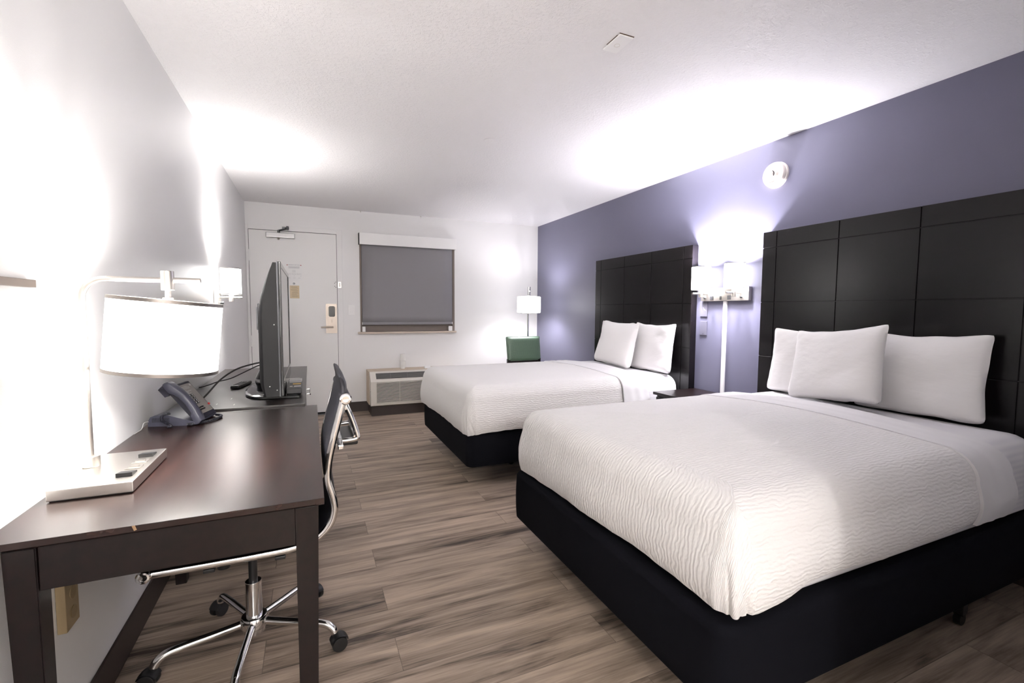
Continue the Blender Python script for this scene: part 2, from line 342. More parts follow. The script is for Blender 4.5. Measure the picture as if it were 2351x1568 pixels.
part('peephole', 'dark_metal', door, lambda b: cyl(b, (0.478, D-0.012, 1.556), (0.478, D-0.017, 1.556), 0.012, n=20, bev=0.002))
# lock set
LX0, LX1, LZ0, LZ1 = 0.812, 0.936, 0.975, 1.325
def rrect(x0, x1, z0, z1, r, n=6):
    pts = []
    for cx, cz_, a0 in ((x1-r, z1-r, 0), (x0+r, z1-r, 90), (x0+r, z0+r, 180), (x1-r, z0+r, 270)):
        for k in range(n+1):
            a = radians(a0+90*k/n); pts.append((cx+r*cos(a), cz_+r*sin(a)))
    return pts
lk = part('lock_plate', 'lock_metal', door, lambda b: prism(b, rrect(LX0, LX1, LZ0, LZ1, 0.008), 1, D-0.018, D-0.0122))
part('lock_case', 'lock_metal', lk, lambda b: prism(b, rrect(0.838, 0.918, 0.995, 1.305, 0.025), 1, D-0.042, D-0.0185))
part('card_reader', 'gloss_black', lk, lambda b: prism(b, rrect(0.843, 0.913, 1.172, 1.298, 0.018), 1, D-0.047, D-0.0425))
part('thumb_turn', 'lock_metal', lk, lambda b: (cyl(b, (0.878, D-0.0425, 1.13), (0.878, D-0.052, 1.13), 0.012, n=18), box(b, 0.872, 0.884, D-0.06, D-0.05, 1.105, 1.14, 0.003)))
part('lever', 'lock_metal', lk, lambda b: (cyl(b, (0.885, D-0.0425, 1.052), (0.885, D-0.085, 1.052), 0.013, n=18), tube(b, smooth_path([(0.892, D-0.083, 1.052), (0.86, D-0.087, 1.053), (0.80, D-0.086, 1.051), (0.755, D-0.08, 1.048)]), 0.0095, 12)))
part('latch_edge', 'dark_metal', lk, lambda b: box(b, DX1-0.001, DX1+0.0035, D-0.0135, D-0.0045, 1.0, 1.19))
part('night_latch', 'nickel', door, lambda b: (box(b, 0.953, 0.992, D-0.024, D-0.0145, 1.515, 1.59, 0.002), cyl(b, (0.972, D-0.034, 1.53), (0.972, D-0.034, 1.58), 0.007, n=14)))
part('latch_screws', 'dark_metal', door, lambda b: [cyl(b, (x, D-0.012, z), (x, D-0.0135, z), 0.0045, n=10) for x, z in ((0.918, 1.535), (0.93, 1.522), (0.918, 1.572), (0.93, 1.585))])
# notices on the door
def XZ(x, y, z): return Matrix(((1, 0, 0, x), (0, 0, -1, y), (0, 1, 0, z), (0, 0, 0, 1)))
nt = thing('exit_notice', (0.482, D-0.0125, 1.688), 'white paper notice with red triangles high on the entry door', 'notice')
part('sheet', 'paper', nt, lambda b: box(b, 0.396, 0.568, D-0.0135, D-0.0123, 1.592, 1.785))
yt = D-0.0138
text('heading', 'EMERGENCY EXIT PLAN', 0.0115, XZ(0.482, yt, 1.768), 'ink', nt)
for x in (0.411, 0.554): part('warning_triangle', 'ink_red', nt, lambda b: prism(b, [(x-0.008, 1.762), (x+0.008, 1.762), (x+0.001, 1.775)], 1, yt, D-0.01355))
def lines(b, x0, x1, zs, yy, h=0.0028, jag=0.1):
    rr = random.Random(3)
    for z in zs:
        a = x0 + rr.random()*jag*(x1-x0); c = x1 - rr.random()*jag*(x1-x0)
        box(b, a, c, yy, D-0.01355, z, z+h)
part('text_lines', 'ink_light', nt, lambda b: lines(b, 0.42, 0.545, [1.748, 1.742, 1.736, 1.730], yt))
def f(b):
    for x0, x1, z0, z1 in ((0.466, 0.498, 1.682, 1.712),): 
        for k in range(4): box(b, x0+0.009*k, x0+0.009*k+0.002, yt, D-0.01355, z0, z1)
    for x0, x1 in ((0.405, 0.452), (0.46, 0.506), (0.514, 0.56)):
        box(b, x0, x1, yt, D-0.01355, 1.668, 1.670); box(b, x0, x1, yt, D-0.01355, 1.657, 1.6585); box(b, x0, x0+0.0015, yt, D-0.01355, 1.657, 1.676)
    for x in (0.418, 0.482, 0.552): box(b, x-0.003, x+0.003, yt, D-0.01355, 1.640, 1.644)
for x in (0.43, 0.483, 0.535): part('footnote', 'ink_light', nt, lambda b: box(b, x-0.012, x+0.012, yt, D-0.01355, 1.618, 1.6205))
part('plan_drawing', 'ink_light', nt, f)
rc = thing('rate_card', (0.482, D-0.0125, 1.458), 'small cream card with printed lines below the peephole on the entry door', 'notice')
part('card', 'cream', rc, lambda b: box(b, 0.432, 0.532, D-0.0135, D-0.0123, 1.385, 1.532))
part('text_lines', 'ink_brown', rc, lambda b: lines(b, 0.44, 0.524, [1.518-0.0105*k for k in range(12)], yt, 0.0026, 0.25))
# light switch
sw = thing('light_switch', (1.103, D, 1.252), 'white light switch plate between the entry door and the window', 'light switch')
part('switch_plate', 'plate_white', sw, lambda b: box(b, 1.066, 1.140, D-0.0075, D-0.0004, 1.190, 1.314, 0.003))
part('rocker', 'plate_white', sw, lambda b: (box(b, 1.090, 1.116, D-0.013, D-0.0077, 1.222, 1.288, 0.002)))
# window, sill and roller blind
b = new()
box(b, WX0+0.0005, WX0+0.02, D-0.012, D+0.1, WZ0, WZ1, 0.001); box(b, WX1-0.03, WX1-0.0005, D-0.012, D+0.1, WZ0, WZ1, 0.001); box(b, WX0+0.02, WX1-0.03, D-0.0, D+0.1, WZ1-0.02, WZ1-0.0005); box(b, WX0+0.02, WX1-0.03, D+0.04, D+0.09, WZ0+0.0005, WZ0+0.13, 0.002)
box(b, 1.785, 1.815, D+0.05, D+0.09, WZ0+0.13, WZ1-0.02)
win = setting(struct('window_1', b, 'taupe'), 'window with taupe frame behind the grey blind', 'window')
part('pane', 'glass', win, lambda b: box(b, WX0+0.02, WX1-0.03, D+0.064, D+0.07, WZ0+0.125, WZ1-0.018))
b = new(); box(b, 1.174, 2.416, D-0.045, D+0.04, 0.962, WZ0, 0.003); setting(struct('trim_3', b, 'sill'), 'beige sill under the window', 'sill')
bl = thing('roller_blind', (1.797, D, 2.11), 'grey roller blind with white valance drawn down over the window', 'blind')
part('valance', 'plate_white', bl, lambda b: (box(b, 1.20, 2.402, D-0.094, D-0.088, 2.042, 2.178, 0.0015), box(b, 1.2055, 2.402, D-0.0875, D-0.001, 2.170, 2.178, 0.001), box(b, 2.396, 2.402, D-0.0875, D-0.001, 2.042, 2.1695, 0.001)))
part('end_piece', 'black', bl, lambda b: box(b, 1.1935, 1.1995, D-0.088, D-0.001, 2.044, 2.178))  # black sheet stands in for the shade in the valance's open left end
part('roller_tube', 'blind', bl, lambda b: cyl(b, (1.225, D-0.05, 2.105), (2.365, D-0.05, 2.105), 0.024))
def f(b):
    grid(b, [[(1.226+1.136*i/8, D-0.026+0.002*sin(i*1.3), 2.105-(2.105-1.095)*j/12) for j in range(13)] for i in range(9)])
fb = part('fabric', 'blind', bl, f); sol = fb.modifiers.new('s', 'SOLIDIFY'); sol.thickness = 0.0012
part('hem_bar', 'blind', bl, lambda b: box(b, 1.228, 2.360, D-0.032, D-0.020, 1.072, 1.106, 0.003))
part('hem_bar_cap', 'plate_white', bl, lambda b: box(b, 1.2225, 1.2275, D-0.032, D-0.020, 1.074, 1.104, 0.001)); part('hem_bar_cap', 'plate_white', bl, lambda b: box(b, 2.3605, 2.3655, D-0.032, D-0.020, 1.074, 1.104, 0.001))
part('side_bracket', 'plate_white', bl, lambda b: box(b, 1.226, 1.262, D-0.012, D+0.02, WZ0+0.0005, 1.05, 0.001)); part('side_bracket', 'plate_white', bl, lambda b: box(b, 2.318, 2.368, D-0.012, D+0.02, WZ0+0.0005, 1.05, 0.001))
part('pull_chain', 'taupe', bl, lambda b: tube(b, [(2.381, D-0.022, 2.04), (2.382, D-0.024, 1.55), (2.381, D-0.022, 1.12)], 0.0022, 6))
# hooks at the top of the far wall
for i, x in enumerate((1.225, 1.955)):
    hk = tag(obj('ceiling_hook', (lambda b: (cyl(b, (x, D-0.02, H-0.0005), (x, D-0.02, H-0.006), 0.009, n=14), tube(b, smooth_path([(x, D-0.02, H-0.005), (x+0.004, D-0.026, H-0.016), (x-0.004, D-0.022, H-0.024)]), 0.002, 6), b)[-1])(new()), 'dark_metal' if 0 else 'nickel'),
        ('tiny ceiling hook above the left end of the window' if i == 0 else 'tiny ceiling hook above the right half of the window'), 'hook', 'ceiling hooks along the far wall')

# ------------------------------------------------------------------ air conditioner under the window
ac = thing('air_conditioner', (1.83, 5.72, 0), 'ivory through-wall air conditioner below the window, half hidden by the far bed', 'air conditioner')
AX0, AX1 = 1.262, 2.40
part('sleeve', 'tan', ac, lambda b: box(b, AX0, AX1, 5.68, D-0.0095, BBH+0.001, 0.523, 0.002))
part('plinth', 'baseboard', ac, lambda b: box(b, AX0+0.02, AX1-0.02, 5.60, D-0.0095, 0.0, BBH, 0.002))
prof = [(5.679, 0.126), (5.679, 0.520), (5.655, 0.520), (5.64, 0.515), (5.545, 0.430), (5.535, 0.415), (5.530, 0.16), (5.535, 0.135), (5.55, 0.126)]
def f(b):
    prism(b, prof, 0, AX0+0.008, AX1-0.008)
part('cabinet', 'ac_white', ac, f)
gx0, gx1 = AX0+0.075, AX1-0.075
part('intake_recess', 'ac_dark', ac, lambda b: box(b, gx0, gx1, 5.5285, 5.5298, 0.165, 0.405))
part('intake_grille', 'ac_white', ac, lambda b: [box(b, gx0-0.006, gx1+0.006, 5.518, 5.5283, 0.168+k*0.0142, 0.168+k*0.0142+0.0068, 0.001, 1) for k in range(17)] + [box(b, x, x+0.003, 5.523, 5.5283, 0.165, 0.405) for x in (1.60, 2.02)])
ds = (0.430-0.515)/(5.545-5.64)
def vent_pt(x, t, off):   # point on the sloping face
    p = Vector((x, 5.64+(5.545-5.64)*t, 0.515+(0.430-0.515)*t)); nrm = Vector((0, -0.667, 0.745)); return p + nrm*off
def slab(b, x0, x1, t0, t1, o0, o1):
    vs = [b.verts.new(vent_pt(x, t, o)) for o in (o0, o1) for x, t in ((x0, t0), (x1, t0), (x1, t1), (x0, t1))]
    for q in ((0, 1, 2, 3), (7, 6, 5, 4), (0, 4, 5, 1), (1, 5, 6, 2), (2, 6, 7, 3), (3, 7, 4, 0)): b.faces.new([vs[i] for i in q])
part('outlet_recess', 'ac_dark', ac, lambda b: slab(b, gx0, gx1, 0.16, 0.84, 0.0005, 0.0015))
part('outlet_grille', 'ac_grey', ac, lambda b: [slab(b, gx0, gx1, 0.17+k*0.097, 0.17+k*0.097+0.045, 0.0018, 0.006) for k in range(7)] + [slab(b, x, x+0.005, 0.16, 0.84, 0.0018, 0.008) for x in (1.50, 1.70, 1.95, 2.15)])
part('side_screw', 'black', ac, lambda b: cyl(b, (AX0+0.0082, 5.56, 0.30), (AX0+0.0055, 5.56, 0.30), 0.004, n=10))
def cup(name, x, y, z, r0, r1, h, label):
    def f(b): lathe(b, [(r0*0.95, 0), (r0, 0.002), (r1, h-0.004), (r1+0.0025, h-0.003), (r1+0.0025, h), (r1-0.001, h), (r1-0.002, h-0.005), (r0-0.002, 0.004)], Matrix.Translation((x, y, z)), 32)
    b = new(); f(b); return tag(obj(name, b, 'foam'), label, 'cup', 'foam cups on the air conditioner')
cup('foam_cup', 1.695, 5.83, 0.5235, 0.027, 0.037, 0.098, 'white foam cup standing on the air conditioner, lower of two stacked')
b = new(); zc = 0.623
lathe(b, [(0.036, 0), (0.0385, 0.001), (0.0385, 0.004), (0.0345, 0.005), (0.034, 0.035), (0.0315, 0.045), (0.030, 0.082), (0.028, 0.085)], Matrix.Translation((1.695, 5.83, zc)), 32)
tag(obj('foam_cup', b, 'foam'), 'white upturned cup on top of the lower foam cup', 'cup', 'foam cups on the air conditioner')
b = new(); prism(b, [(5.74, 0.5238), (5.80, 0.5238), (5.772, 0.552), (5.768, 0.552)], 0, 1.955, 2.03)
tag(obj('folded_card', b, 'paper'), 'small white folded card on the air conditioner next to the far bed', 'card')

# ------------------------------------------------------------------ lamps
def shade(parent, c, r, z0, z1, m, rim_h=0.006, tilt=None, r_top=None):
    rt_ = r_top or r; Mx = Matrix.Translation(Vector((c[0], c[1], 0)))
    if tilt: Mx = tilt @ Mx
    def f(b):
        lathe(b, [(r, z0), (rt_, z1), (rt_-0.0015, z1), (r-0.0015, z0), (r, z0)], Mx, 64, False, False)
        bmesh.ops.remove_doubles(b, verts=b.verts, dist=1e-6)
    s = part('lamp_shade', m, parent, f, 'glowing white fabric drum')
    for za, zb in ((z0-0.0005, z0+rim_h), (z1-rim_h, z1+0.0005)):
        part('shade_rim', 'rim', s, lambda b: (lathe(b, [(r+0.0008, za), (r+0.0008, zb), (r-0.0025, zb), (r-0.0025, za), (r+0.0008, za)], Mx, 64, False, False), bmesh.ops.remove_doubles(b, verts=b.verts, dist=1e-6)))
    return s
def bulb(parent, p, up_=True):
    def f(b):
        s = 1 if up_ else -1
        lathe(b, [(0.010, -0.055*s), (0.012, -0.035*s), (0.020, -0.020*s), (0.026, 0), (0.024, 0.012*s), (0.014, 0.023*s), (0.002, 0.026*s)], Matrix.Translation(p), 24)
    part('bulb', 'bulb', parent, f)

def xf(f_, M):
    def g(b):
        f_(b); bmesh.ops.transform(b, matrix=M, verts=b.verts)
    return g
# desk lamp
ZD = 0.773
dl = thing('desk_lamp', (0.115, 1.645, ZD), 'brushed nickel desk lamp with white drum shade and power outlets in its base', 'lamp')
base = part('base', 'nickel', dl, lambda b: box(b, 0.025, 0.201, 1.487, 1.805, ZD+0.0025, ZD+0.0315, 0.0025))
part('base_foot', 'black', dl, lambda b: box(b, 0.030, 0.196, 1.492, 1.800, ZD+0.0003, ZD+0.0024))
for y in (1.535, 1.715):
    o_ = part('outlet', 'black_plastic', base, lambda b: prism(b, [(y, ZD+0.0317), (y+0.040, ZD+0.0317), (y+0.040, ZD+0.036), (y, ZD+0.042)], 0, 0.150, 0.186))
for y in (1.600, 1.655):
    part('data_port', 'nickel', base, lambda b: (box(b, 0.150, 0.186, y, y+0.032, ZD+0.0317, ZD+0.0345, 0.001), box(b, 0.157, 0.179, y+0.008, y+0.022, ZD+0.0345, ZD+0.037)))
PXL, PYL = 0.052, 1.675
ZA = 1.343
part('pole_collar', 'nickel', dl, lambda b: cyl(b, (PXL, PYL, ZD+0.0316), (PXL, PYL, ZD+0.062), 0.021, bev=0.002))
def f(b):
    pts = [(PXL, PYL, ZD+0.06), (PXL, PYL, 1.0), (PXL, PYL, ZA-0.065)]
    for k in range(9):
        a = pi/2*k/8; pts.append((PXL+0.055-0.055*cos(a), PYL, ZA-0.055+0.055*sin(a)))
    pts += [(0.2, PYL, ZA), (0.335, PYL, ZA)]
    tube(b, pts, 0.0078, 16)
part('pole', 'nickel', dl, f)
SCX = 0.252
part('socket', 'nickel', dl, lambda b: (cyl(b, (SCX, PYL, ZA+0.027), (SCX, PYL, ZA-0.030), 0.017, bev=0.002), cyl(b, (SCX, PYL, ZA-0.0305), (SCX, PYL, ZA-0.052), 0.008), cyl(b, (SCX, PYL, ZA-0.052), (SCX, PYL, 1.235), 0.014)))
tdl = Matrix.Translation((SCX, PYL, 1.30)) @ Matrix.Rotation(radians(5.5), 4, 'Y') @ Matrix.Translation((-SCX, -PYL, -1.30))
shade(dl, (SCX, PYL), 0.140, 1.070, 1.284, 'shade_desk', 0.009, tdl)
bulb(dl, (SCX-0.008, PYL, 1.205), False); point_light(dl, (SCX-0.008, PYL, 1.205), P_DESK, WARM)
part('shade_spider', 'rim', dl, xf(lambda b: [tube(b, [(SCX+0.014*cos(a), PYL+0.014*sin(a), 1.272), (SCX+0.137*cos(a), PYL+0.137*sin(a), 1.276)], 0.002, 6) for a in (0.5, 0.5+2*pi/3, 0.5+4*pi/3)], tdl))

# single sconce on the left wall
SLY = 4.0
ls = thing('wall_sconce', (0, SLY, 1.343), 'single wall lamp with white drum shade on the white left wall beyond the dresser', 'lamp')
part('backplate', 'nickel', ls, lambda b: box(b, 0.0004, 0.030, SLY-0.055, SLY+0.055, 1.285, 1.400, 0.003))
part('switch_knob', 'dark_metal', ls, lambda b: cyl(b, (0.0305, SLY+0.02, 1.303), (0.052, SLY+0.02, 1.303), 0.009, n=18, bev=0.002))
part('screw', 'nickel', ls, lambda b: cyl(b, (0.0, SLY-0.0555, 1.345), (0.0, SLY-0.06, 1.345), 0.001, n=8) or cyl(b, (0.016, SLY-0.0552, 1.345), (0.016, SLY-0.058, 1.345), 0.005, n=12))
part('arm', 'nickel', ls, lambda b: cyl(b, (0.0305, SLY, 1.343), (0.176, SLY, 1.343), 0.0075, n=16))
part('socket', 'nickel', ls, lambda b: cyl(b, (0.105, SLY, 1.312), (0.105, SLY, 1.40), 0.0165, bev=0.002))
shade(ls, (0.105, SLY), 0.068, 1.366, 1.560, 'shade_sconce', 0.005)
bulb(ls, (0.105, SLY, 1.495)); point_light(ls, (0.105, SLY, 1.495), P_SCONCE, NEUT)
b = new(); box(b, 0.0006, 0.012, SLY-0.010, SLY+0.010, 0.10, 1.284, 0.002)
tag(obj('wire_raceway', b, 'plate_white'), 'thin white wire channel on the left wall below the single sconce', 'wire channel')

# double sconce between the headboards
ds_ = thing('double_sconce', (W, 2.65, 1.394), 'double wall lamp with two white drum shades on a nickel plate between the headboards', 'lamp')
pl = part('backplate', 'nickel', ds_, lambda b: box(b, W-0.034, W-0.0005, 2.424, 2.878, 1.342, 1.446, 0.003))
for y, dy in ((2.815, 0), (2.495, 0)):
    part('arm', 'nickel', ds_, lambda b: cyl(b, (W-0.0345, y, 1.401), (W-0.185, y, 1.401), 0.0075, n=16))
    part('socket', 'nickel', ds_, lambda b: cyl(b, (W-0.102, y, 1.372), (W-0.102, y, 1.455), 0.0165, bev=0.002))
    shade(ds_, (W-0.102, y), 0.073, 1.432, 1.618, 'shade_double', 0.004)
    bulb(ds_, (W-0.102, y, 1.555)); point_light(ds_, (W-0.102, y, 1.555), P_DOUBLE, COOL)
for y in (2.835, 2.485):
    part('switch_knob', 'dark_metal', pl, lambda b: cyl(b, (W-0.0345, y, 1.368), (W-0.046, y, 1.368), 0.008, n=18, bev=0.002))
for y in (2.765, 2.595):
    part('outlet', 'black_plastic', pl, lambda b: box(b, W-0.038, W-0.0345, y-0.017, y+0.017, 1.352, 1.384, 0.002))
part('data_port', 'black_plastic', pl, lambda b: box(b, W-0.037, W-0.0345, 2.668, 2.686, 1.352, 1.380, 0.001))
b = new(); box(b, W-0.016, W-0.0006, 2.635, 2.669, 0.125, 1.3415, 0.004, 3)
tag(obj('wire_raceway', b, 'plate_white'), 'white vertical wire channel on the blue wall below the double sconce', 'wire channel')
# blank plates
b = new(); box(b, W-0.007, W-0.0005, 2.832, 2.905, 1.217, 1.334, 0.002)
bp = tag(obj('cover_plate', b, 'plate_blue'), 'blue painted blank cover plate with a pale scratch, directly under the double sconce', 'cover plate')
part('scratch', 'scratch', bp, lambda b: [prism(b, [(2.842, z0), (2.868, z0+0.014), (2.870, z0+0.012)], 0, W-0.0075, W-0.0071) for z0 in (1.268, 1.262)] + [prism(b, [(2.858, 1.268), (2.875, 1.295), (2.877, 1.293)], 0, W-0.0075, W-0.0071)])
b = new(); box(b, W-0.007, W-0.0005, 2.832, 2.905, 1.064, 1.178, 0.002); bp = tag(obj('cover_plate', b, 'plate_blue'), 'lower blue painted blank cover plate below the scratched one', 'cover plate')
part('screw', 'dark_metal', bp, lambda b: cyl(b, (W-0.0068, 2.8685, 1.076), (W-0.008, 2.8685, 1.076), 0.003, n=10))

# floor lamp in the far right corner (leans a little, as in the photo)
FX, FY = 3.33, 5.62
fl = thing('floor_lamp', (FX, FY, 0), 'floor lamp with white drum shade in the far right corner behind the green chair', 'lamp')
AX_, AY_ = -0.09, -0.21      # arm direction from pole to shade (towards the room)
tl = Matrix.Translation((FX, FY, 0)) @ Matrix.Rotation(radians(3.0), 4, Vector((AY_, -AX_, 0)).normalized()*-1) @ Matrix.Translation((-FX, -FY, 0))
part('base', 'nickel', fl, lambda b: lathe(b, [(0.13, 0.0005), (0.132, 0.004), (0.132, 0.018), (0.128, 0.022), (0.02, 0.026)], Matrix.Translation((FX, FY, 0)), 48))
def f(b):
    pts = [(FX, FY, 0.02), (FX, FY, 0.8), (FX, FY, 1.45)]
    for k in range(9):
        a = pi/2*k/8; q = 0.06*(1-cos(a)); pts.append((FX+AX_/0.2285*q, FY+AY_/0.2285*q, 1.46+0.06*sin(a)))
    pts.append((FX+AX_*1.3, FY+AY_*1.3, 1.52)); tube(b, pts, 0.011, 16)
part('pole', 'chrome', fl, xf(f, tl))
sx, sy = FX+AX_, FY+AY_
part('socket', 'chrome', fl, xf(lambda b: (cyl(b, (sx, sy, 1.575), (sx, sy, 1.46), 0.017, bev=0.002), cyl(b, (sx, sy, 1.46), (sx, sy, 1.40), 0.010)), tl))
tl2 = tl @ Matrix.Translation((sx, sy, 1.5)) @ Matrix.Rotation(radians(2.5), 4, Vector((AY_, -AX_, 0)).normalized()*-1) @ Matrix.Translation((-sx, -sy, -1.5))
shade(fl, (sx, sy), 0.150, 1.245, 1.448, 'shade_floor', 0.006, tl2)
pb = tl2 @ Vector((sx, sy, 1.345)); bulb(fl, pb, False); point_light(fl, pb, P_FLOOR, COOL)

# hall light behind the camera
hl = thing('hall_light', (0.50, -2.60, H), 'flush ceiling light of the entry hall behind the camera', 'lamp')
part('rim', 'nickel', hl, lambda b: lathe(b, [(0.17, H-0.0005), (0.17, H-0.03), (0.155, H-0.032), (0.155, H-0.0005)], Matrix.Translation((0.50, -2.60, 0)), 48))
part('diffuser', mat('lit_diffuser', (0.9, 0.9, 0.88), 0.5, emit=(1, 0.96, 0.9), es=6.0), hl, lambda b: lathe(b, [(0.154, H-0.032), (0.15, H-0.05), (0.11, H-0.068), (0.05, H-0.075), (0.002, H-0.076)], Matrix.Translation((0.50, -2.60, 0)), 48, False))
point_light(hl, (0.50, -2.60, H-0.25), P_HALL, (1.0, 0.965, 0.93), 0.14)

# ------------------------------------------------------------------ desk
dk = thing('writing_desk', (0.33, 1.895, 0), 'dark espresso writing desk along the white left wall under the desk lamp', 'desk')
part('desk_top', 'desk_top', dk, lambda b: prism(b, [(1.257, ZD-0.001), (1.258, ZD), (2.531, ZD), (2.532, ZD-0.001), (2.532, ZD-0.014), (2.520, ZD-0.022), (1.270, ZD-0.022), (1.257, ZD-0.014)], 0, 0.004, 0.661))
def leg(b, x0, x1, y0, y1, sx_, sy_):
    t = 0.012
    v = [b.verts.new(p) for p in ((x0, y0, 0.751), (x1, y0, 0.751), (x1, y1, 0.751), (x0, y1, 0.751))]
    xa, xb = (x0, x1-t) if sx_ > 0 else (x0+t, x1); ya, yb = (y0, y1-t) if sy_ > 0 else (y0+t, y1)
    if sx_ > 0: xa, xb = x0+0.0, x1-t*1.2
    u = [b.verts.new(p) for p in ((xa, ya, 0.0), (xb, ya, 0.0), (xb, yb, 0.0), (xa, yb, 0.0))]
    b.faces.new(v); b.faces.new(u[::-1])
    for i in range(4): b.faces.new((v[i], u[i], u[(i+1) % 4], v[(i+1) % 4]))
    bmesh.ops.bevel(b, geom=list(b.edges), offset=0.002, segments=2, affect='EDGES')
for x0, x1, y0, y1, a, c in ((0.592, 0.647, 1.270, 1.325, 1, -1), (0.592, 0.647, 2.465, 2.520, 1, 1), (0.038, 0.093, 1.270, 1.325, -1, -1), (0.038, 0.093, 2.465, 2.520, -1, 1)):
    part('leg', 'espresso', dk, lambda b: leg(b, x0, x1, y0, y1, a, c))
part('apron', 'espresso', dk, lambda b: (box(b, 0.0935, 0.5915, 1.277, 1.297, 0.652, 0.7505, 0.0015), box(b, 0.0935, 0.5915, 2.493, 2.513, 0.652, 0.7505, 0.0015), box(b, 0.045, 0.065, 1.3255, 2.4645, 0.652, 0.7505, 0.0015)))
part('rail', 'espresso', dk, lambda b: box(b, 0.622, 0.640, 1.3255, 2.4645, 0.690, 0.7505, 0.0015))
# chipped spot on the near edge
part('chip', mat('chipped_wood', (0.30, 0.19, 0.10), 0.7), dk, lambda b: prism(b, [(0.262, ZD-0.0005), (0.268, ZD+0.0002), (0.271, ZD-0.010), (0.266, ZD-0.012)], 1, 1.2562, 1.2575))

# dresser
DRX, DY0, DY1, ZT = 0.606, 2.542, 4.22, 0.783
dr = thing('dresser', (0.30, 3.38, 0), 'low dark dresser against the left wall carrying the television', 'dresser')
part('top', 'dresser_top', dr, lambda b: box(b, 0.014, DRX, DY0, DY1, ZT-0.022, ZT, 0.0015))
part('body', 'dresser_top', dr, lambda b: box(b, 0.02, DRX-0.030, DY0+0.012, DY1-0.012, 0.06, ZT-0.0225, 0.002))
part('plinth', 'black', dr, lambda b: box(b, 0.03, DRX-0.055, DY0+0.03, DY1-0.03, 0.0, 0.0595))
for k, (z0, z1) in enumerate(((0.545, 0.752), (0.31, 0.535), (0.075, 0.30))):
    dw = part('drawer', 'dresser_top', dr, lambda b: box(b, DRX-0.0295, DRX-0.010, DY0+0.018, DY1-0.018, z0, z1, 0.002))
    zh = z1-0.045
    part('handle', 'chrome', dw, lambda b: (cyl(b, (DRX+0.022, 3.255, zh), (DRX+0.022, 3.49, zh), 0.0045, n=14), [cyl(b, (DRX-0.0105, y, zh), (DRX+0.022, y, zh), 0.004, n=12) for y in (3.275, 3.47)]))

# ------------------------------------------------------------------ television on the dresser
tv = thing('television', (0.46, 3.08, ZT), 'black flat television standing edge-on on the dresser', 'television')
TY0, TY1, TZ0, TZ1, TXF = 2.622, 3.548, 0.812, 1.500, 0.500
def f(b):
    # back shell: rounded, deeper towards the middle
    ny, nz = 28, 22; P = []
    for i in range(ny+1):
        v = -1+2*i/ny; row = []
        for j in range(nz+1):
            t = j/nz; z = TZ0 + (TZ1-0.006-TZ0)*t
            side = 0.070 + 0.035*(1-abs(v)**5)
            topfall = 1.0 - 0.78*max(0, (t-0.55)/0.45)**2.1
            botfall = 1.0 - 0.15*max(0, (0.08-t)/0.08)
            row.append(Vector((TXF-0.014-side*topfall*botfall, (TY0+TY1)/2 + v*(TY1-TY0-0.006)/2, z)))
        P.append(row)
    V = grid(b, P); xf_ = TXF-0.0135
    F = [[b.verts.new(Vector((xf_, p.y, p.z))) for p in (row[0], row[-1])] for row in P]
    for i in range(ny):
        b.faces.new((V[i][0], V[i+1][0], F[i+1][0], F[i][0])); b.faces.new((V[i][-1], F[i][1], F[i+1][1], V[i+1][-1])); b.faces.new((F[i][0], F[i+1][0], F[i+1][1], F[i][1]))
    b.faces.new([V[0][j] for j in range(nz+1)] + [F[0][1], F[0][0]]); b.faces.new([V[-1][j] for j in range(nz, -1, -1)] + [F[-1][0], F[-1][1]])
shell = part('back_shell', 'tv_shell', tv, f)
part('edge_strip', mat('dull_edge_metal', (0.07, 0.07, 0.075), 0.35, 1.0), tv, lambda b: (box(b, TXF-0.0130, TXF-0.0065, TY0-0.001, TY1+0.001, TZ0-0.001, TZ0+0.006), box(b, TXF-0.0130, TXF-0.0065, TY0-0.001, TY1+0.001, TZ1-0.006, TZ1+0.001), box(b, TXF-0.0130, TXF-0.0065, TY0-0.001, TY0+0.006, TZ0+0.0062, TZ1-0.0062), box(b, TXF-0.0130, TXF-0.0065, TY1-0.006, TY1+0.001, TZ0+0.0062, TZ1-0.0062)))
bw = 0.026
part('bezel', 'gloss_black', tv, lambda b: (box(b, TXF-0.006, TXF+0.008, TY0, TY0+bw, TZ0, TZ1, 0.003), box(b, TXF-0.006, TXF+0.008, TY1-bw, TY1, TZ0, TZ1, 0.003), box(b, TXF-0.006, TXF+0.008, TY0+bw, TY1-bw, TZ1-bw, TZ1, 0.003), box(b, TXF-0.006, TXF+0.008, TY0+bw, TY1-bw, TZ0, TZ0+0.075, 0.003)))
part('screen', 'screen', tv, lambda b: box(b, TXF-0.005, TXF+0.0045, TY0+bw-0.001, TY1-bw+0.001, TZ0+0.074, TZ1-bw+0.001))
part('port_panel', 'dark_metal', tv, lambda b: (box(b, 0.366, 0.392, 2.98, 3.10, 1.12, 1.29, 0.003), [box(b, 0.358, 0.3655, 2.99+0.02*k, 3.0+0.02*k, 1.14, 1.27, 0.001) for k in range(5)]))
for x, z in ((0.443, 0.865), (0.470, 1.18), (0.476, 0.845)): part('shell_screw', 'print_white', tv, lambda b: cyl(b, (x, TY0+0.003, z), (x, TY0+0.0005, z), 0.003, n=8))
part('neck', 'gloss_black', tv, lambda b: lathe(b, [(0.075, ZT+0.0195), (0.085, ZT+0.05), (0.085, ZT+0.075), (0.055, ZT+0.12), (0.035, ZT+0.145)], Matrix.Translation((0.40, 3.06, 0)) @ Matrix.Diagonal((0.75, 1.25, 1, 1)), 40))
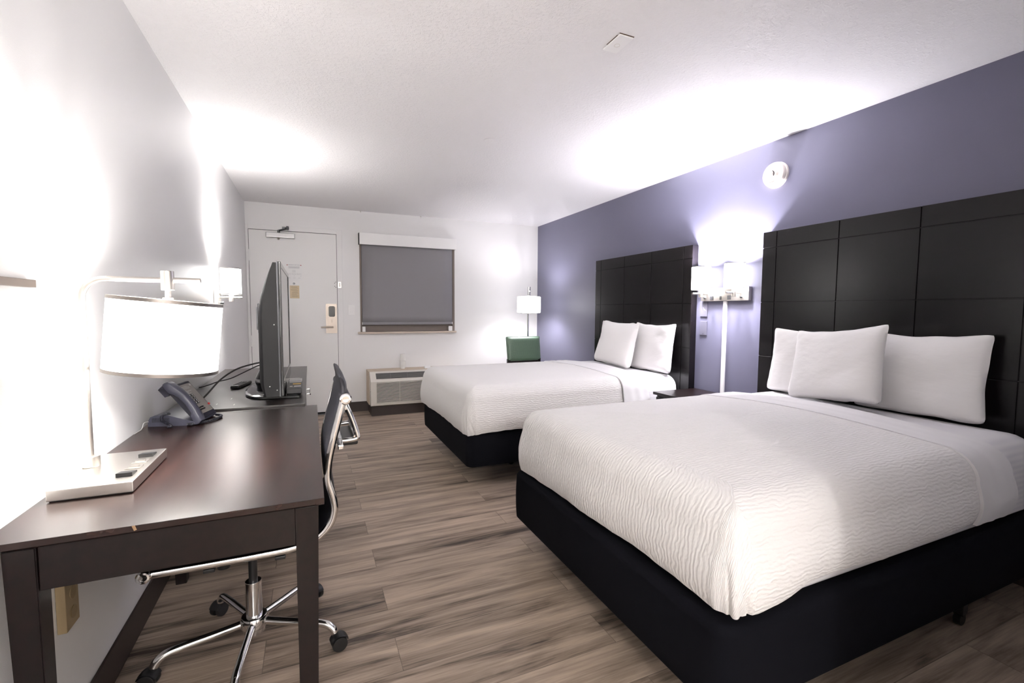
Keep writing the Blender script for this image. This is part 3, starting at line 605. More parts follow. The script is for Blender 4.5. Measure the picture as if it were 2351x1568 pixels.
part('neck_ring', 'chrome', tv, lambda b: lathe(b, [(0.0855, ZT+0.052), (0.0865, ZT+0.054), (0.0865, ZT+0.072), (0.0855, ZT+0.074)], Matrix.Translation((0.40, 3.06, 0)) @ Matrix.Diagonal((0.75, 1.25, 1, 1)), 40, False, False))
def f(b):
    # faceted oval foot
    pts = [(0.31, 2.84), (0.345, 2.765), (0.385, 2.73), (0.575, 2.70), (0.582, 2.73), (0.582, 3.38), (0.575, 3.40), (0.385, 3.38), (0.33, 3.30), (0.30, 3.18), (0.292, 3.0)]
    n = len(pts); cx, cy = 0.42, 3.05
    rings = [[b.verts.new((x, y, z)) for x, y in [(cx+(px-cx)*s, cy+(py-cy)*s) for px, py in pts]] for s, z in ((0.99, ZT+0.0005), (1.0, ZT+0.004), (1.0, ZT+0.013), (0.93, ZT+0.019))]
    for a, c in zip(rings, rings[1:]):
        for k in range(n): b.faces.new((a[k], a[(k+1) % n], c[(k+1) % n], c[k]))
    b.faces.new(rings[0][::-1]); b.faces.new(rings[-1])
part('foot', 'gloss_black', tv, f, smooth=20)
part('cable', 'cable', tv, lambda b: tube(b, smooth_path([(0.413, 2.80, 0.975), (0.36, 2.79, 0.968), (0.28, 2.76, 0.945), (0.215, 2.72, 0.90), (0.165, 2.68, 0.84), (0.125, 2.63, 0.795), (0.108, 2.60, 0.788)], 8), 0.0042, 8))
part('cable', 'cable', tv, lambda b: tube(b, smooth_path([(0.413, 2.81, 0.968), (0.36, 2.85, 0.945), (0.29, 2.93, 0.905), (0.21, 3.05, 0.86), (0.14, 3.14, 0.835), (0.09, 3.20, 0.812), (0.035, 3.26, 0.79), (0.018, 3.27, 0.787)], 8), 0.0032, 8))
for x, y in ((0.20, 2.66), (0.28, 2.62), (0.245, 2.80)): part('scuff', 'grey_sticker', dr, lambda b: box(b, x, x+0.004, y, y+0.03, ZT+0.0001, ZT+0.0003), 'pale scuff')
# set-top box resting on the television's foot
sb = thing('media_box', (0.54, 2.90, ZT+0.02), 'flat black set-top box with yellow and white stickers on the foot of the television', 'set-top box')
part('case', 'box_black', sb, lambda b: box(b, 0.512, 0.588, 2.735, 3.02, ZT+0.0197, ZT+0.048, 0.004, 3))
part('sticker', 'grey_sticker', sb, lambda b: box(b, 0.520, 0.585, 2.965, 3.0, ZT+0.0482, ZT+0.0486), 'white strip')
part('sticker', 'yellow', sb, lambda b: box(b, 0.540, 0.582, 2.885, 2.925, ZT+0.0482, ZT+0.0486), 'yellow strip')
part('sticker', 'grey_sticker', sb, lambda b: box(b, 0.548, 0.583, 2.800, 2.835, ZT+0.0482, ZT+0.0486), 'white barcode strip')
part('sticker', 'grey_sticker', sb, lambda b: box(b, 0.527, 0.541, 2.800, 2.832, ZT+0.0482, ZT+0.0486), 'small square white sticker')
# remote control
rm = thing('remote_control', (0.245, 3.23, ZT), 'black remote control lying on the dresser behind the television', 'remote control')
Rm = Matrix.Translation((0.243, 3.24, 0)) @ Matrix.Rotation(radians(-12), 4, 'Z') @ Matrix.Translation((-0.243, -3.24, 0))
part('body', 'black_plastic', rm, xf(lambda b: box(b, 0.218, 0.268, 3.13, 3.35, ZT+0.0005, ZT+0.022, 0.008, 3), Rm))
part('buttons', 'dark_metal', rm, xf(lambda b: [cyl(b, (0.230+0.013*i, 3.16+0.02*j, ZT+0.0222), (0.230+0.013*i, 3.16+0.02*j, ZT+0.0245), 0.0045, n=10) for i in range(3) for j in range(7)], Rm))

# ------------------------------------------------------------------ telephone on the desk
ph = thing('telephone', (0.11, 2.36, ZD), 'slate grey desk telephone with corded handset at the far end of the desk', 'telephone')
Y0, Y1 = 2.270, 2.458
part('base', 'phone', ph, lambda b: (prism(b, [(0.026, ZD+0.0005), (0.190, ZD+0.0005), (0.206, ZD+0.006), (0.206, ZD+0.014), (0.150, ZD+0.030), (0.10, ZD+0.046), (0.052, ZD+0.046), (0.036, ZD+0.040), (0.026, ZD+0.022)], 1, Y0+0.004, Y1-0.004)))
part('vent_ribs', 'phone_dark', ph, lambda b: [box(b, 0.042+0.0055*k, 0.045+0.0055*k, Y0+0.0028, Y0+0.0042, ZD+0.018, ZD+0.036) for k in range(12)])
fp = [(0.207, 0.791), (0.098, 0.934)]                # face line, front edge to top edge (x,z)
fd = Vector((fp[1][0]-fp[0][0], 0, fp[1][1]-fp[0][1])); fl_ = fd.length; fd.normalize(); fn = Vector((-fd.z, 0, fd.x))*-1   # outward normal (+x, +z)
def FP(s, y, o=0.0): return Vector((fp[0][0], y, fp[0][1])) + fd*(s*fl_) + fn*o
bodyp = [(FP(0, 0)), FP(1, 0), FP(1.03, 0, -0.008), FP(1.0, 0, -0.030), FP(0.2, 0, -0.030), FP(-0.02, 0, -0.014)]
part('body', 'phone_dark', ph, lambda b: prism(b, [(p.x, p.z) for p in bodyp], 1, Y0+0.050, Y1))
def plate(b, s0, s1, y0, y1, o0, o1):
    vs = [b.verts.new(FP(s, y, o)) for o in (o0, o1) for s, y in ((s0, y0), (s1, y0), (s1, y1), (s0, y1))]
    for q in ((0, 1, 2, 3), (7, 6, 5, 4), (0, 4, 5, 1), (1, 5, 6, 2), (2, 6, 7, 3), (3, 7, 4, 0)): b.faces.new([vs[i] for i in q])
part('faceplate', 'faceplate', ph, lambda b: plate(b, 0.10, 0.95, Y0+0.056, Y1-0.006, 0.0003, 0.0016))
part('keypad', 'black_plastic', ph, lambda b: [plate(b, 0.38+0.075*r_, 0.38+0.075*r_+0.045, Y0+0.072+0.019*c_, Y0+0.072+0.019*c_+0.015, 0.0018, 0.0050) for r_ in range(4) for c_ in range(3)])
part('key_digits', 'print_white', ph, lambda b: [plate(b, 0.393+0.075*r_, 0.393+0.075*r_+0.018, Y0+0.0765+0.019*c_, Y0+0.0765+0.019*c_+0.006, 0.0051, 0.0054) for r_ in range(4) for c_ in range(3)])
part('memory_keys', 'black_plastic', ph, lambda b: [plate(b, s, s+0.03, Y0+0.072+0.015*c_, Y0+0.072+0.015*c_+0.012, 0.0018, 0.0042) for s in (0.19, 0.25) for c_ in range(4)])
def f(b):
    rr = random.Random(5)
    for s in (0.88, 0.85, 0.82, 0.77, 0.745, 0.72, 0.70, 0.68):
        y = Y0+0.068+rr.random()*0.03; plate(b, s, s+0.010, y, y+0.02+rr.random()*0.045, 0.0018, 0.0020)
    plate(b, 0.87, 0.92, Y1-0.024, Y1-0.012, 0.0018, 0.0021)
part('face_print', mat('faded_print', (0.42, 0.41, 0.40), 0.6), ph, f)
part('message_lamp', 'red', ph, lambda b: plate(b, 0.24, 0.29, Y1-0.012, Y1-0.0045, 0.0018, 0.007))
# handset: arched bar above the left side of the face
def f(b):
    rows = []
    prf = [(-0.07, -0.010, 0.008, 0.038), (-0.05, -0.014, 0.016, 0.042), (0.05, -0.014, 0.022, 0.043), (0.16, -0.012, 0.026, 0.042), (0.22, 0.002, 0.028, 0.039), (0.45, 0.008, 0.033, 0.037), (0.66, 0.006, 0.033, 0.038), (0.78, 0.000, 0.031, 0.041), (0.84, -0.012, 0.029, 0.043), (1.0, -0.012, 0.024, 0.044), (1.08, -0.008, 0.018, 0.043), (1.10, -0.004, 0.010, 0.039)]
    yc = Y0+0.024
    for s, o0, o1, wd in prf:
        ring = []
        for k in range(20):
            a = 2*pi*k/20; ca, sa = cos(a), sin(a)
            sg = lambda t: math.copysign(abs(t)**0.42, t)
            ring.append(b.verts.new(FP(s, yc + sg(ca)*wd/2, (o0+o1)/2 + sg(sa)*(o1-o0)/2)))
        rows.append(ring)
    for a_, c_ in zip(rows, rows[1:]):
        for k in range(20): b.faces.new((a_[k], a_[(k+1) % 20], c_[(k+1) % 20], c_[k]))
    b.faces.new(rows[0][::-1]); b.faces.new(rows[-1])
hs = part('handset', 'phone', ph, f, smooth=45)
def earpiece(b, s0, s1):
    vs = []
    yc = Y0+0.024
    for o, g in ((-0.008, 0.98), (-0.030, 0.86)):
        vs.append([b.verts.new(FP((s0+s1)/2+(s1-s0)/2*g*cx_, yc+0.021*g*cy_, o)) for cx_, cy_ in ((-1, -1), (1, -1), (1, 1), (-1, 1))])
    A, B = vs
    for i in range(4): b.faces.new((A[i], A[(i+1) % 4], B[(i+1) % 4], B[i]))
    b.faces.new(A[::-1]); b.faces.new(B)
part('earpiece', 'phone_dark', hs, lambda b: earpiece(b, 0.82, 1.08))
def coil(b, path, R, r_, turns):
    fr = frames(smooth_path(path, 40)); n = len(fr); pts = []
    m_ = turns*10
    for i in range(m_+1):
        t = i/m_*(n-1); k = min(int(t), n-2); q = t-k
        p = fr[k][0].lerp(fr[k+1][0], q); u = fr[k][1].lerp(fr[k+1][1], q); v = fr[k][2].lerp(fr[k+1][2], q)
        a = 2*pi*turns*i/m_; pts.append(p+u*cos(a)*R+v*sin(a)*R)
    tube(b, pts, r_, 5)
part('coiled_cord', 'phone_dark', ph, lambda b: coil(b, [(0.115, 2.262, 0.830), (0.092, 2.256, 0.824), (0.090, 2.250, 0.806), (0.112, 2.248, 0.790), (0.125, 2.245, 0.781), (0.116, 2.238, 0.7795)], 0.0045, 0.0015, 34))
part('coiled_cord', 'phone_dark', ph, lambda b: coil(b, [(0.176, 2.262, 0.781), (0.205, 2.285, 0.7795), (0.235, 2.33, 0.7795), (0.249, 2.385, 0.7795), (0.240, 2.425, 0.780), (0.215, 2.435, 0.782)], 0.0045, 0.0015, 50))
part('line_cord', 'white_cable', ph, lambda b: tube(b, smooth_path([(0.030, 2.272, 0.795), (0.027, 2.262, 0.797), (0.026, 2.245, 0.794), (0.030, 2.225, 0.7775), (0.034, 2.19, 0.7745), (0.040, 2.16, 0.7745)], 6), 0.0014, 6))

ph.rotation_euler.z = radians(-13); ph.location.x += 0.010; ph.location.y += 0.010

# ------------------------------------------------------------------ things on the left wall
b = new(); box(b, 0.0004, 0.016, 0.92, 1.5315, 1.3085, 1.3275, 0.0015)
tag(obj('wall_rail', b, 'tan_rail'), 'short flat tan rail on the white wall at the left edge of the view', 'rail')
ou = thing('wall_outlet', (0, 1.60, 0.45), 'aged ivory power outlet on the wall under the desk', 'outlet')
part('plate', 'beige', ou, lambda b: box(b, 0.0004, 0.022, 1.562, 1.637, 0.385, 0.520, 0.003))
wi = mat('worn_ivory', (0.29, 0.215, 0.12), 0.5)
for z in (0.425, 0.48): part('receptacle', wi, ou, lambda b: cyl(b, (0.0222, 1.60, z), (0.0245, 1.60, z), 0.017, n=24))

# ------------------------------------------------------------------ office chair pushed under the desk
HX, HY = 0.425, 1.88
ch = thing('office_chair', (HX, HY, 0), 'black leather office chair with chrome frame pushed in under the desk', 'office chair')
CY0, CY1 = 1.645, 2.105
prof = smooth_path([(0.172, 0, 0.466), (0.25, 0, 0.465), (0.36, 0, 0.464), (0.47, 0, 0.464), (0.575, 0, 0.468), (0.64, 0, 0.486), (0.683, 0, 0.525), (0.700, 0, 0.575), (0.695, 0, 0.625), (0.681, 0, 0.685), (0.685, 0, 0.745), (0.700, 0, 0.815), (0.718, 0, 0.885), (0.736, 0, 0.955)], 5)
head = smooth_path([(0.736, 0, 0.955), (0.742, 0, 0.985), (0.738, 0, 1.015), (0.727, 0, 1.030)], 4)
full = prof + head[1:]
fr = []
for i, p in enumerate(full):
    a = full[max(0, i-1)]; c = full[min(len(full)-1, i+1)]; t = (c-a).normalized(); fr.append((p, Vector((-t.z, 0, t.x))))   # normal towards the sitter side
def f(b):
    n = len(fr); P = []
    sec = [(-1, 0.0), (-0.985, 0.007), (-0.93, 0.011), (-0.5, 0.013), (0, 0.0135), (0.5, 0.013), (0.93, 0.011), (0.985, 0.007), (1, 0.0), (0.93, -0.006), (0, -0.008), (-0.93, -0.006)]
    yc, hw = (CY0+CY1)/2, (CY1-CY0)/2-0.012
    rings = []
    for i, (p, nr) in enumerate(fr):
        e_ = min(i, n-1-i); g = min(1.0, 0.35+0.25*e_)
        rib = 1.0 + 0.10*abs(sin(i*0.42))
        rings.append([b.verts.new(p + nr*(o*g*rib) + Vector((0, yc+hw*y-0, 0))) for y, o in sec])
    m_ = len(sec)
    for a_, c_ in zip(rings, rings[1:]):
        for k in range(m_): b.faces.new((a_[k], a_[(k+1) % m_], c_[(k+1) % m_], c_[k]))
    b.faces.new(rings[0][::-1]); b.faces.new(rings[-1])
part('seat_and_back', 'leather', ch, f, smooth=50)
for y in (CY0, CY1):
    part('side_rail', 'chrome', ch, lambda b: tube(b, [p+Vector((0, y, 0)) for p in prof], 0.0085, 12, ry=0.012))
for x, z in ((0.170, 0.466), (0.742, 0.957)):
    cb = part('cross_roll', 'leather', ch, lambda b: cyl(b, (x, CY0-0.006, z), (x, CY1+0.006, z), 0.0185, n=28, bev=0.003))
    for y, s in ((CY0-0.0062, -1), (CY1+0.0062, 1)):
        part('end_piece', 'chrome', cb, lambda b: (lathe(b, [(0.019, 0), (0.0195, 0.002), (0.0195, 0.006), (0.016, 0.009), (0.011, 0.0095), (0.0105, 0.007), (0.002, 0.0065)], Matrix.Translation((x, y, z)) @ Matrix.Rotation(radians(90*s) * -1, 4, 'X'), 28)))
def f(b):
    for y in (1.74, 2.01): tube(b, smooth_path([(0.742, y, 0.930), (0.765, y, 0.875), (0.786, y, 0.805), (0.780, y, 0.79), (0.735, y, 0.787), (0.695, y, 0.790)], 5), 0.0095, 12)
    cyl(b, (0.783, 1.735, 0.797), (0.783, 2.015, 0.797), 0.0105, n=16); box(b, 0.715, 0.735, CY0+0.01, CY1-0.01, 0.778, 0.796, 0.004); box(b, 0.738, 0.748, CY0+0.01, CY1-0.01, 0.915, 0.935, 0.003)
part('back_brace', 'chrome', ch, f)
part('brace_reflection', 'black_plastic', ch, lambda b: box(b, 0.735, 0.790, 1.76, 1.99, 0.762, 0.782, 0.006, 3))  # black block put in for the dark reflection below the chrome brace
part('seat_spreader', 'black_plastic', ch, lambda b: [box(b, x-0.016, x+0.016, CY0+0.008, CY1-0.008, 0.432, 0.444, 0.003) for x in (0.33, 0.53)])
part('tilt_mechanism', 'black_plastic', ch, lambda b: (box(b, 0.31, 0.55, HY-0.055, HY+0.055, 0.385, 0.4315, 0.008, 3), cyl(b, (0.335, HY, 0.384), (0.335, HY, 0.33), 0.024, 0.021, 24, 0.003)), 'black housing')
part('tension_knob', 'black_plastic', ch, lambda b: cyl(b, (0.26, HY+0.02, 0.43), (0.26, HY+0.02, 0.375), 0.02, n=20, bev=0.003))
part('gas_column', 'black_plastic', ch, lambda b: cyl(b, (HX, HY, 0.25), (HX, HY, 0.386), 0.0145, n=24))
part('column_sleeve', 'chrome', ch, lambda b: cyl(b, (HX, HY, 0.13), (HX, HY, 0.262), 0.027, n=32, bev=0.002))
part('base_hub', 'chrome', ch, lambda b: lathe(b, [(0.03, 0.066), (0.036, 0.07), (0.037, 0.085), (0.047, 0.095), (0.048, 0.118), (0.042, 0.130), (0.03, 0.134)], Matrix.Translation((HX, HY, 0)), 40))
for k in range(5):
    a = radians(-24+72*k); d = Vector((cos(a), sin(a), 0)); c0 = Vector((HX, HY, 0)); sd = Vector((-sin(a), cos(a), 0))
    lg = part('base_arm', 'chrome', ch, lambda b: tube(b, smooth_path([c0+d*0.042+Vector((0, 0, 0.108)), c0+d*0.12+Vector((0, 0, 0.104)), c0+d*0.21+Vector((0, 0, 0.101)), c0+d*0.265+Vector((0, 0, 0.095)), c0+d*0.290+Vector((0, 0, 0.078)), c0+d*0.297+Vector((0, 0, 0.064))], 5), 0.0135, 14))
    cc = c0+d*0.312; sp = radians(35+40*k); wd = Vector((cos(a+sp), sin(a+sp), 0)); ws = Vector((-wd.y, wd.x, 0))
    def f(b):
        for s in (-1, 1): cyl(b, cc+Vector((0, 0, 0.0275))+ws*(0.006*s), cc+Vector((0, 0, 0.0275))+ws*(0.023*s), 0.027, n=28, bev=0.004)
        pts = [cc+Vector((0, 0, 0.0275))+wd*0.0305*cos(t)+Vector((0, 0, 0.0305*sin(t))) for t in [radians(20+14*q) for q in range(11)]]
        tube(b, pts, 0.021, 10, ry=0.0035)
        cyl(b, c0+d*0.298+Vector((0, 0, 0.05)), c0+d*0.298+Vector((0, 0, 0.066)), 0.010, n=16)
    part('caster', 'black_plastic', lg, f)

# ------------------------------------------------------------------ beds
def rr_contour(x0, x1, y0, y1, rc, nc=8):
    pts = []
    for cx, cy, a0 in ((x1-rc, y1-rc, 0), (x0+rc, y1-rc, 90), (x0+rc, y0+rc, 180), (x1-rc, y0+rc, 270)):
        for k in range(nc+1):
            a = radians(a0+90*k/nc); pts.append((cx+rc*cos(a), cy+rc*sin(a)))
    return pts
def rounded_block(b, x0, x1, y0, y1, z0, z1, rc, rt_, bulge=0.0, crown=0.0):
    lev = []
    for k in range(4): a = pi/2*k/4; lev.append((rt_*0.4*(1-sin(a)), z0+rt_*0.4*(1-cos(a))))
    for k in range(1, 8): t = k/8; lev.append((-bulge*sin(pi*t), z0+rt_*0.4+(z1-rt_-z0-rt_*0.4)*t))
    for k in range(9): a = pi/2*k/8; lev.append((rt_*(1-cos(a)), z1-rt_+rt_*sin(a)))
    for s in (0.08, 0.16, 0.28, 0.42): lev.append((rt_+s, z1+crown*s/0.42))
    rings = [[b.verts.new((x, y, z)) for x, y in rr_contour(x0+i_, x1-i_, y0+i_, y1-i_, max(0.004, rc-i_))] for i_, z in lev]
    n = len(rings[0])
    for a_, c_ in zip(rings, rings[1:]):
        for k in range(n): b.faces.new((a_[k], a_[(k+1) % n], c_[(k+1) % n], c_[k]))
    b.faces.new(rings[0][::-1]); b.faces.new(rings[-1])
def coverlet(b, y0, y1, xf0, xh, ztop, crown, hemf, R=0.075, seed=0, omin=-0.012):
    """draped cover: open at the head (x=xh), skirts on the near side, the foot and the far side"""
    half = (y1-y0)/2; RC = 0.062
    lev = []       # (inset, fraction of skirt or z)
    NS = 16
    for k in range(NS): lev.append(('s', k/NS))
    for k in range(9): a = pi/2*k/8; lev.append(('a', a))
    ins = [0.02, 0.05, 0.09, 0.14, 0.2, 0.27, 0.34, 0.41, 0.48, 0.54, 0.585, half-R-0.001]
    for s in ins: lev.append(('t', s))
    N1, NC, N2 = 60, 64, 56
    rings = []; info = []
    for kind, q in lev:
        a = 0.0 if kind == 's' else (R*(1-cos(q)) if kind == 'a' else R+q)
        rc = max(0.0008, RC-a); rc = min(rc, half-a-0.0005)
        C = []
        xa = xf0+a
        for i in range(N1): t = i/N1; C.append((xh+(xa+rc-xh)*t, y0+a, 0, -1, i))
        for i in range(NC): an = radians(-90-90*i/NC); C.append((xa+rc+rc*cos(an), y0+a+rc+rc*sin(an), cos(an), sin(an), N1+i))
        for i in range(N2): t = i/N2; C.append((xa, y0+a+rc+(y1-y0-2*a-2*rc)*t, -1, 0, N1+NC+i))
        for i in range(NC): an = radians(180-90*i/NC); C.append((xa+rc+rc*cos(an), y1-a-rc+rc*sin(an), cos(an), sin(an), N1+NC+N2+i))
        for i in range(N1+1): t = i/N1; C.append((xa+rc+(xh-xa-rc)*t, y1-a, 0, 1, N1+2*NC+N2+i))
        row = []
        if kind == 's': C0 = C
        for x, y, nx, ny, ci in C:
            hz = hemf(x, y, ci) + 0.010*noise.noise(Vector((x*5+seed, y*5, 3.1)))+0.004*noise.noise(Vector((x*17, y*17+seed, 1.7)))
            # corner folds
            dc1 = (ci-(N1+NC*0.5))/NC; dc2 = (ci-(N1+NC+N2+NC*0.5))/NC
            if kind == 's':
                t = q; zt = ztop-R; z = hz+(zt-hz)*t
                out = 0.020*sin(pi*min(1, t*1.02))**0.8*(1-0.35*t) + 0.010*(1-t)*noise.noise(Vector((x*4.0+seed*3, y*4.0, z*1.5)))
                for dc, sg in ((dc1, 1), (dc2, -1)):
                    ad_ = abs(dc)
                    if ad_ < 1.4:
                        wgt = (1-t)**0.8*math.exp(-(dc/0.62)**2)
                        out += wgt*(0.012 + 0.008*cos(2*pi*dc*sg*1.9+0.6)) 
                        d_ = dc*sg
                        crease = (0.012*math.exp(-((d_-0.06-0.10*t)/0.045)**2)*max(0, 1-t/0.75)**0.7 + 0.009*math.exp(-((d_+0.42-0.62*t)/0.05)**2)*max(0, 1-t/0.6)**0.6
                                  + 0.006*math.exp(-((d_+0.18-0.45*t)/0.05)**2)*max(0, 1-t/0.45)**0.6)
                        out -= crease
                        z -= wgt*0.010*(1-t)
                out = max(out, omin)
                row.append(Vector((x+nx*out, y+ny*out, z)))
            elif kind == 'a':
                row.append(Vector((x, y, ztop-R+R*sin(q)+0.0)))
            else:
                row.append(Vector((x, y, ztop+crown*sin(min(1, q/(half-R))*pi/2) + 0.0035*noise.noise(Vector((x*4+seed, y*4, 0.3)))*min(1, q/0.1))))
        rings.append(row)
    # cloth uv: u runs along the bed, v across it, both continuing down the skirts
    uvl = b.loops.layers.uv.new('UVMap')
    V = [[b.verts.new(p) for p in row] for row in rings]
    rl = len(rings); cl = len(rings[0]); nrm = []
    for x, y, nx, ny, ci in C0: nrm.append((nx, ny))
    ed = [r_[0] for r_ in lev].index('t')
    def UV(i, j):
        p = rings[i][j]
        if i >= ed: return (p.x, p.y)
        d = sum((rings[k+1][j]-rings[k][j]).length for k in range(i, ed)); e0 = rings[ed][j]
        return (e0.x+nrm[j][0]*d, e0.y+nrm[j][1]*d)
    uvs = [[UV(i, j) for j in range(cl)] for i in range(rl)]
    for i in range(rl-1):
        for j in range(cl-1):
            q = [(i, j), (i, j+1), (i+1, j+1), (i+1, j)]
            try: fc = b.faces.new([V[a][c] for a, c in q])
            except ValueError: continue
            for lp, (a, c) in zip(fc.loops, q): lp[uvl].uv = uvs[a][c]
def strip(b, y0, y1, x0, x1, z0, ztop, crown, R, seed, bulge=0.012, ripple=0.003, zfar=None):
    """a band of sheet folded over the mattress: up the near side, across, down the far side"""
    zfar = z0 if zfar is None else zfar
    prof_ = []
    for k in range(10): t = k/10; prof_.append((y0-bulge*sin(pi*t)*(1-0.3*t), z0+(ztop-R-z0)*t, 0))
    for k in range(9): a = pi/2*k/8; prof_.append((y0+R*(1-cos(a)), ztop-R+R*sin(a), 0))
    for k in range(1, 24): t = k/24; y = y0+R+(y1-y0-2*R)*t; prof_.append((y, ztop+crown*sin(pi*t), 1))
    for k in range(9): a = pi/2*(1-k/8); prof_.append((y1-R*(1-cos(a)), ztop-R+R*sin(a), 0))
    for k in range(1, 11): t = 1-k/10; prof_.append((y1+bulge*sin(pi*t)*(1-0.3*t), zfar+(ztop-R-zfar)*t, 0))
    n = 18; P = []
    for i in range(n+1):
        x = x0+(x1-x0)*i/n; row = []
        for j, (y, z, s) in enumerate(prof_):
            rp = ripple*sin(i*0.95+0.15*j+seed)*(0.3+0.7*(1-abs(2*i/n-1)))
            cy = (y0+y1)/2; nrm = Vector((0, y-cy, (z-(ztop-0.25))*1.6)).normalized()
            sx = 0.018*sin(j*0.21+seed)*(i/n)
            row.append(Vector((x+sx, y, z))+nrm*rp)
        P.append(row)
        if i == 0:
            cy = (y0+y1)/2
            P.insert(0, [p-Vector((0, p.y-cy, (p.z-(ztop-0.25))*1.6)).normalized()*0.012 for p in row])
    grid(b, P)
def bed(y0, y1, xfoot, ztop, crown, seed, L_):
    bd = thing('bed', (2.6, (y0+y1)/2, 0), L_['bed'], 'bed', 'double beds')
    part('box_spring', 'black_cloth', bd, lambda b: rounded_block(b, xfoot, 3.555, y0, y1, 0.157, 0.408, 0.055, 0.030, 0.004), 'black fabric wrapped base')
    part('mattress', 'stripe_sheet', bd, lambda b: rounded_block(b, xfoot+0.055, 3.555, y0+0.030, y1-0.030, 0.410, ztop-0.010, 0.09, 0.115, 0.004, crown*0.8), 'white striped fitted sheet')
    for x, dy in ((xfoot+0.50, 0.40), (3.02, 0.075)):
        for y in (y0+dy, y1-dy):
            lg = part('leg', 'dark_metal', bd, lambda b: (box(b, x-0.018, x+0.018, y-0.018, y+0.018, 0.05, 0.156, 0.002)))
            part('caster', 'black_plastic', lg, lambda b: (cyl(b, (x, y-0.012, 0.0255), (x, y+0.012, 0.0255), 0.025, n=24, bev=0.003), box(b, x-0.012, x+0.012, y-0.016, y+0.016, 0.042, 0.0495, 0.002)))
    return bd
NB0, NB1, FB0, FB1 = 0.835, 2.222, 3.000, 4.366
XF = 1.623
nbz, fbz = 0.742, 0.728
bed(NB0, NB1, XF, nbz, 0.030, 1, {'bed': 'near double bed with black wrapped base, closest to the camera'})
bed(FB0, FB1, XF, fbz, 0.022, 5, {'bed': 'far double bed with black wrapped base, nearer the window'})
def hem_near(x, y, ci):
    if x < XF+0.08: return 0.426+0.022*max(0, (NB1-y))/(NB1-NB0)
    return 0.446+0.025*min(1, max(0, (x-XF)/1.2)) + 0.022*math.exp(-((x-2.05)/0.2)**2)*(1 if y < 1.5 else 0)
b = new(); coverlet(b, NB0+0.004, NB1-0.004, XF+0.028, 2.885, nbz, 0.030, hem_near, 0.115, 2)
tag(obj('bedspread', b, 'coverlet', smooth=60), 'white ripple textured bedspread on the near bed', 'bedspread', 'white bedspreads')
def hem_far(x, y, ci):
    if x < XF+0.08: return 0.385+0.018*max(0, (FB1-y))/(FB1-FB0)
    return 0.408
b = new(); coverlet(b, FB0-0.018, FB1+0.014, XF-0.014, 2.905, fbz, 0.022, hem_far, 0.115, 9, -0.006)
tag(obj('bedspread', b, 'coverlet', smooth=60), 'white ripple textured bedspread on the far bed', 'bedspread', 'white bedspreads')
b = new(); strip(b, NB0-0.006, NB1+0.006, 2.8862, 3.135, 0.470, nbz+0.0032, 0.030, 0.118, 0.5, 0.018, 0.0022)
o = tag(obj('folded_sheet', b, 'sheet', smooth=60), 'smooth white sheet folded back over the bedspread of the near bed', 'sheet', 'folded back sheets')
b = new(); strip(b, FB0-0.038, FB1+0.034, 2.9062, 3.165, 0.418, fbz+0.0040, 0.022, 0.118, 2.0, 0.016, 0.0022)
o = tag(obj('folded_sheet', b, 'sheet', smooth=60), 'smooth white sheet folded back over the bedspread of the far bed', 'sheet', 'folded back sheets')

# pillows
def pillow(label, ybot, xbot, zbot, ytop, xtop, wdt, hgt, thk, seed, roll=0.0, group=None, tilt=0.0):
    """leaning pillow: bottom-edge middle (xbot,ybot,zbot); top-edge middle (xtop,ytop)"""
    b = new(); nu, nv = 36, 28
    dz = math.sqrt(max(0.01, hgt**2-(xtop-xbot)**2-(ytop-ybot)**2))
    upv = Vector((xtop-xbot, ytop-ybot, dz)).normalized(); wv_ = Vector((0, -1, 0)); wv_ = (wv_-upv*wv_.dot(upv)).normalized()
    wv_ = (Matrix.Rotation(roll, 3, upv) @ wv_); nv_ = upv.cross(wv_)*-1      # nv_ towards the room (-x)
    if nv_.x > 0: nv_ = -nv_
    Rt = Matrix.Rotation(radians(tilt), 3, nv_); o0 = Vector((xbot, ybot, zbot))+upv*hgt/2; wv_ = Rt @ wv_; upv = Rt @ upv
    side = []
    for sgn in (1, -1):
        P = []
        for i in range(nu+1):
            u = -1+2*i/nu; row = []
            for j in range(nv+1):
                v = -1+2*j/nv
                us = math.copysign(abs(u)**0.85, u); vs = math.copysign(abs(v)**0.85, v)
                x = us*wdt/2*(1-0.055*(1-vs*vs)); y = vs*hgt/2*(1-0.105*(1-us*us)*(1 if vs > 0 else 0.05))
                if v < 0: y = max(y, -hgt/2+0.004*0)
                env = max(0, (1-abs(us)**3.6)*(1-abs(vs)**(3.6 if vs > 0 else 7.0)))**(0.55 if vs > 0 else 0.5)
                t = thk/2*env*(1.0-0.18*vs)
                e1 = noise.noise(Vector((x*7+seed*5, y*7, sgn*2.0)))*0.010*env**0.4 + noise.noise(Vector((x*3+y*9+seed, y*22-x*14, sgn+seed)))*0.0045*(1-env*0.6)*min(1, env*5)
                cr_ = max(0, abs(us)+abs(vs)-1.84)/0.16; x *= 1-0.03*cr_*cr_; y *= 1-0.03*cr_*cr_
                edge = 0.006*noise.noise(Vector((x*9+seed, y*9, 4.0)))*(1-min(1, env*3))
                row.append(o0 + wv_*(x+edge) + upv*(y+edge) + nv_*(sgn*(t+e1*(1 if sgn > 0 else 0.3)))+nv_*edge)
            P.append(row)
        grid(b, P)
    bmesh.ops.remove_doubles(b, verts=b.verts, dist=0.0008)
    return tag(obj('pillow', b, 'pillow', smooth=75), label, 'pillow', group)
TL = 3.2
GN, GF = 'pillows on the near bed', 'pillows on the far bed'
pillow('white back pillow at the left of the near bed, half hidden behind the front pillow', 1.870, 3.440, 0.744, 1.862, 3.500, 0.53, 0.418, 0.095, 1.3, 0.0, GN, 1.0)
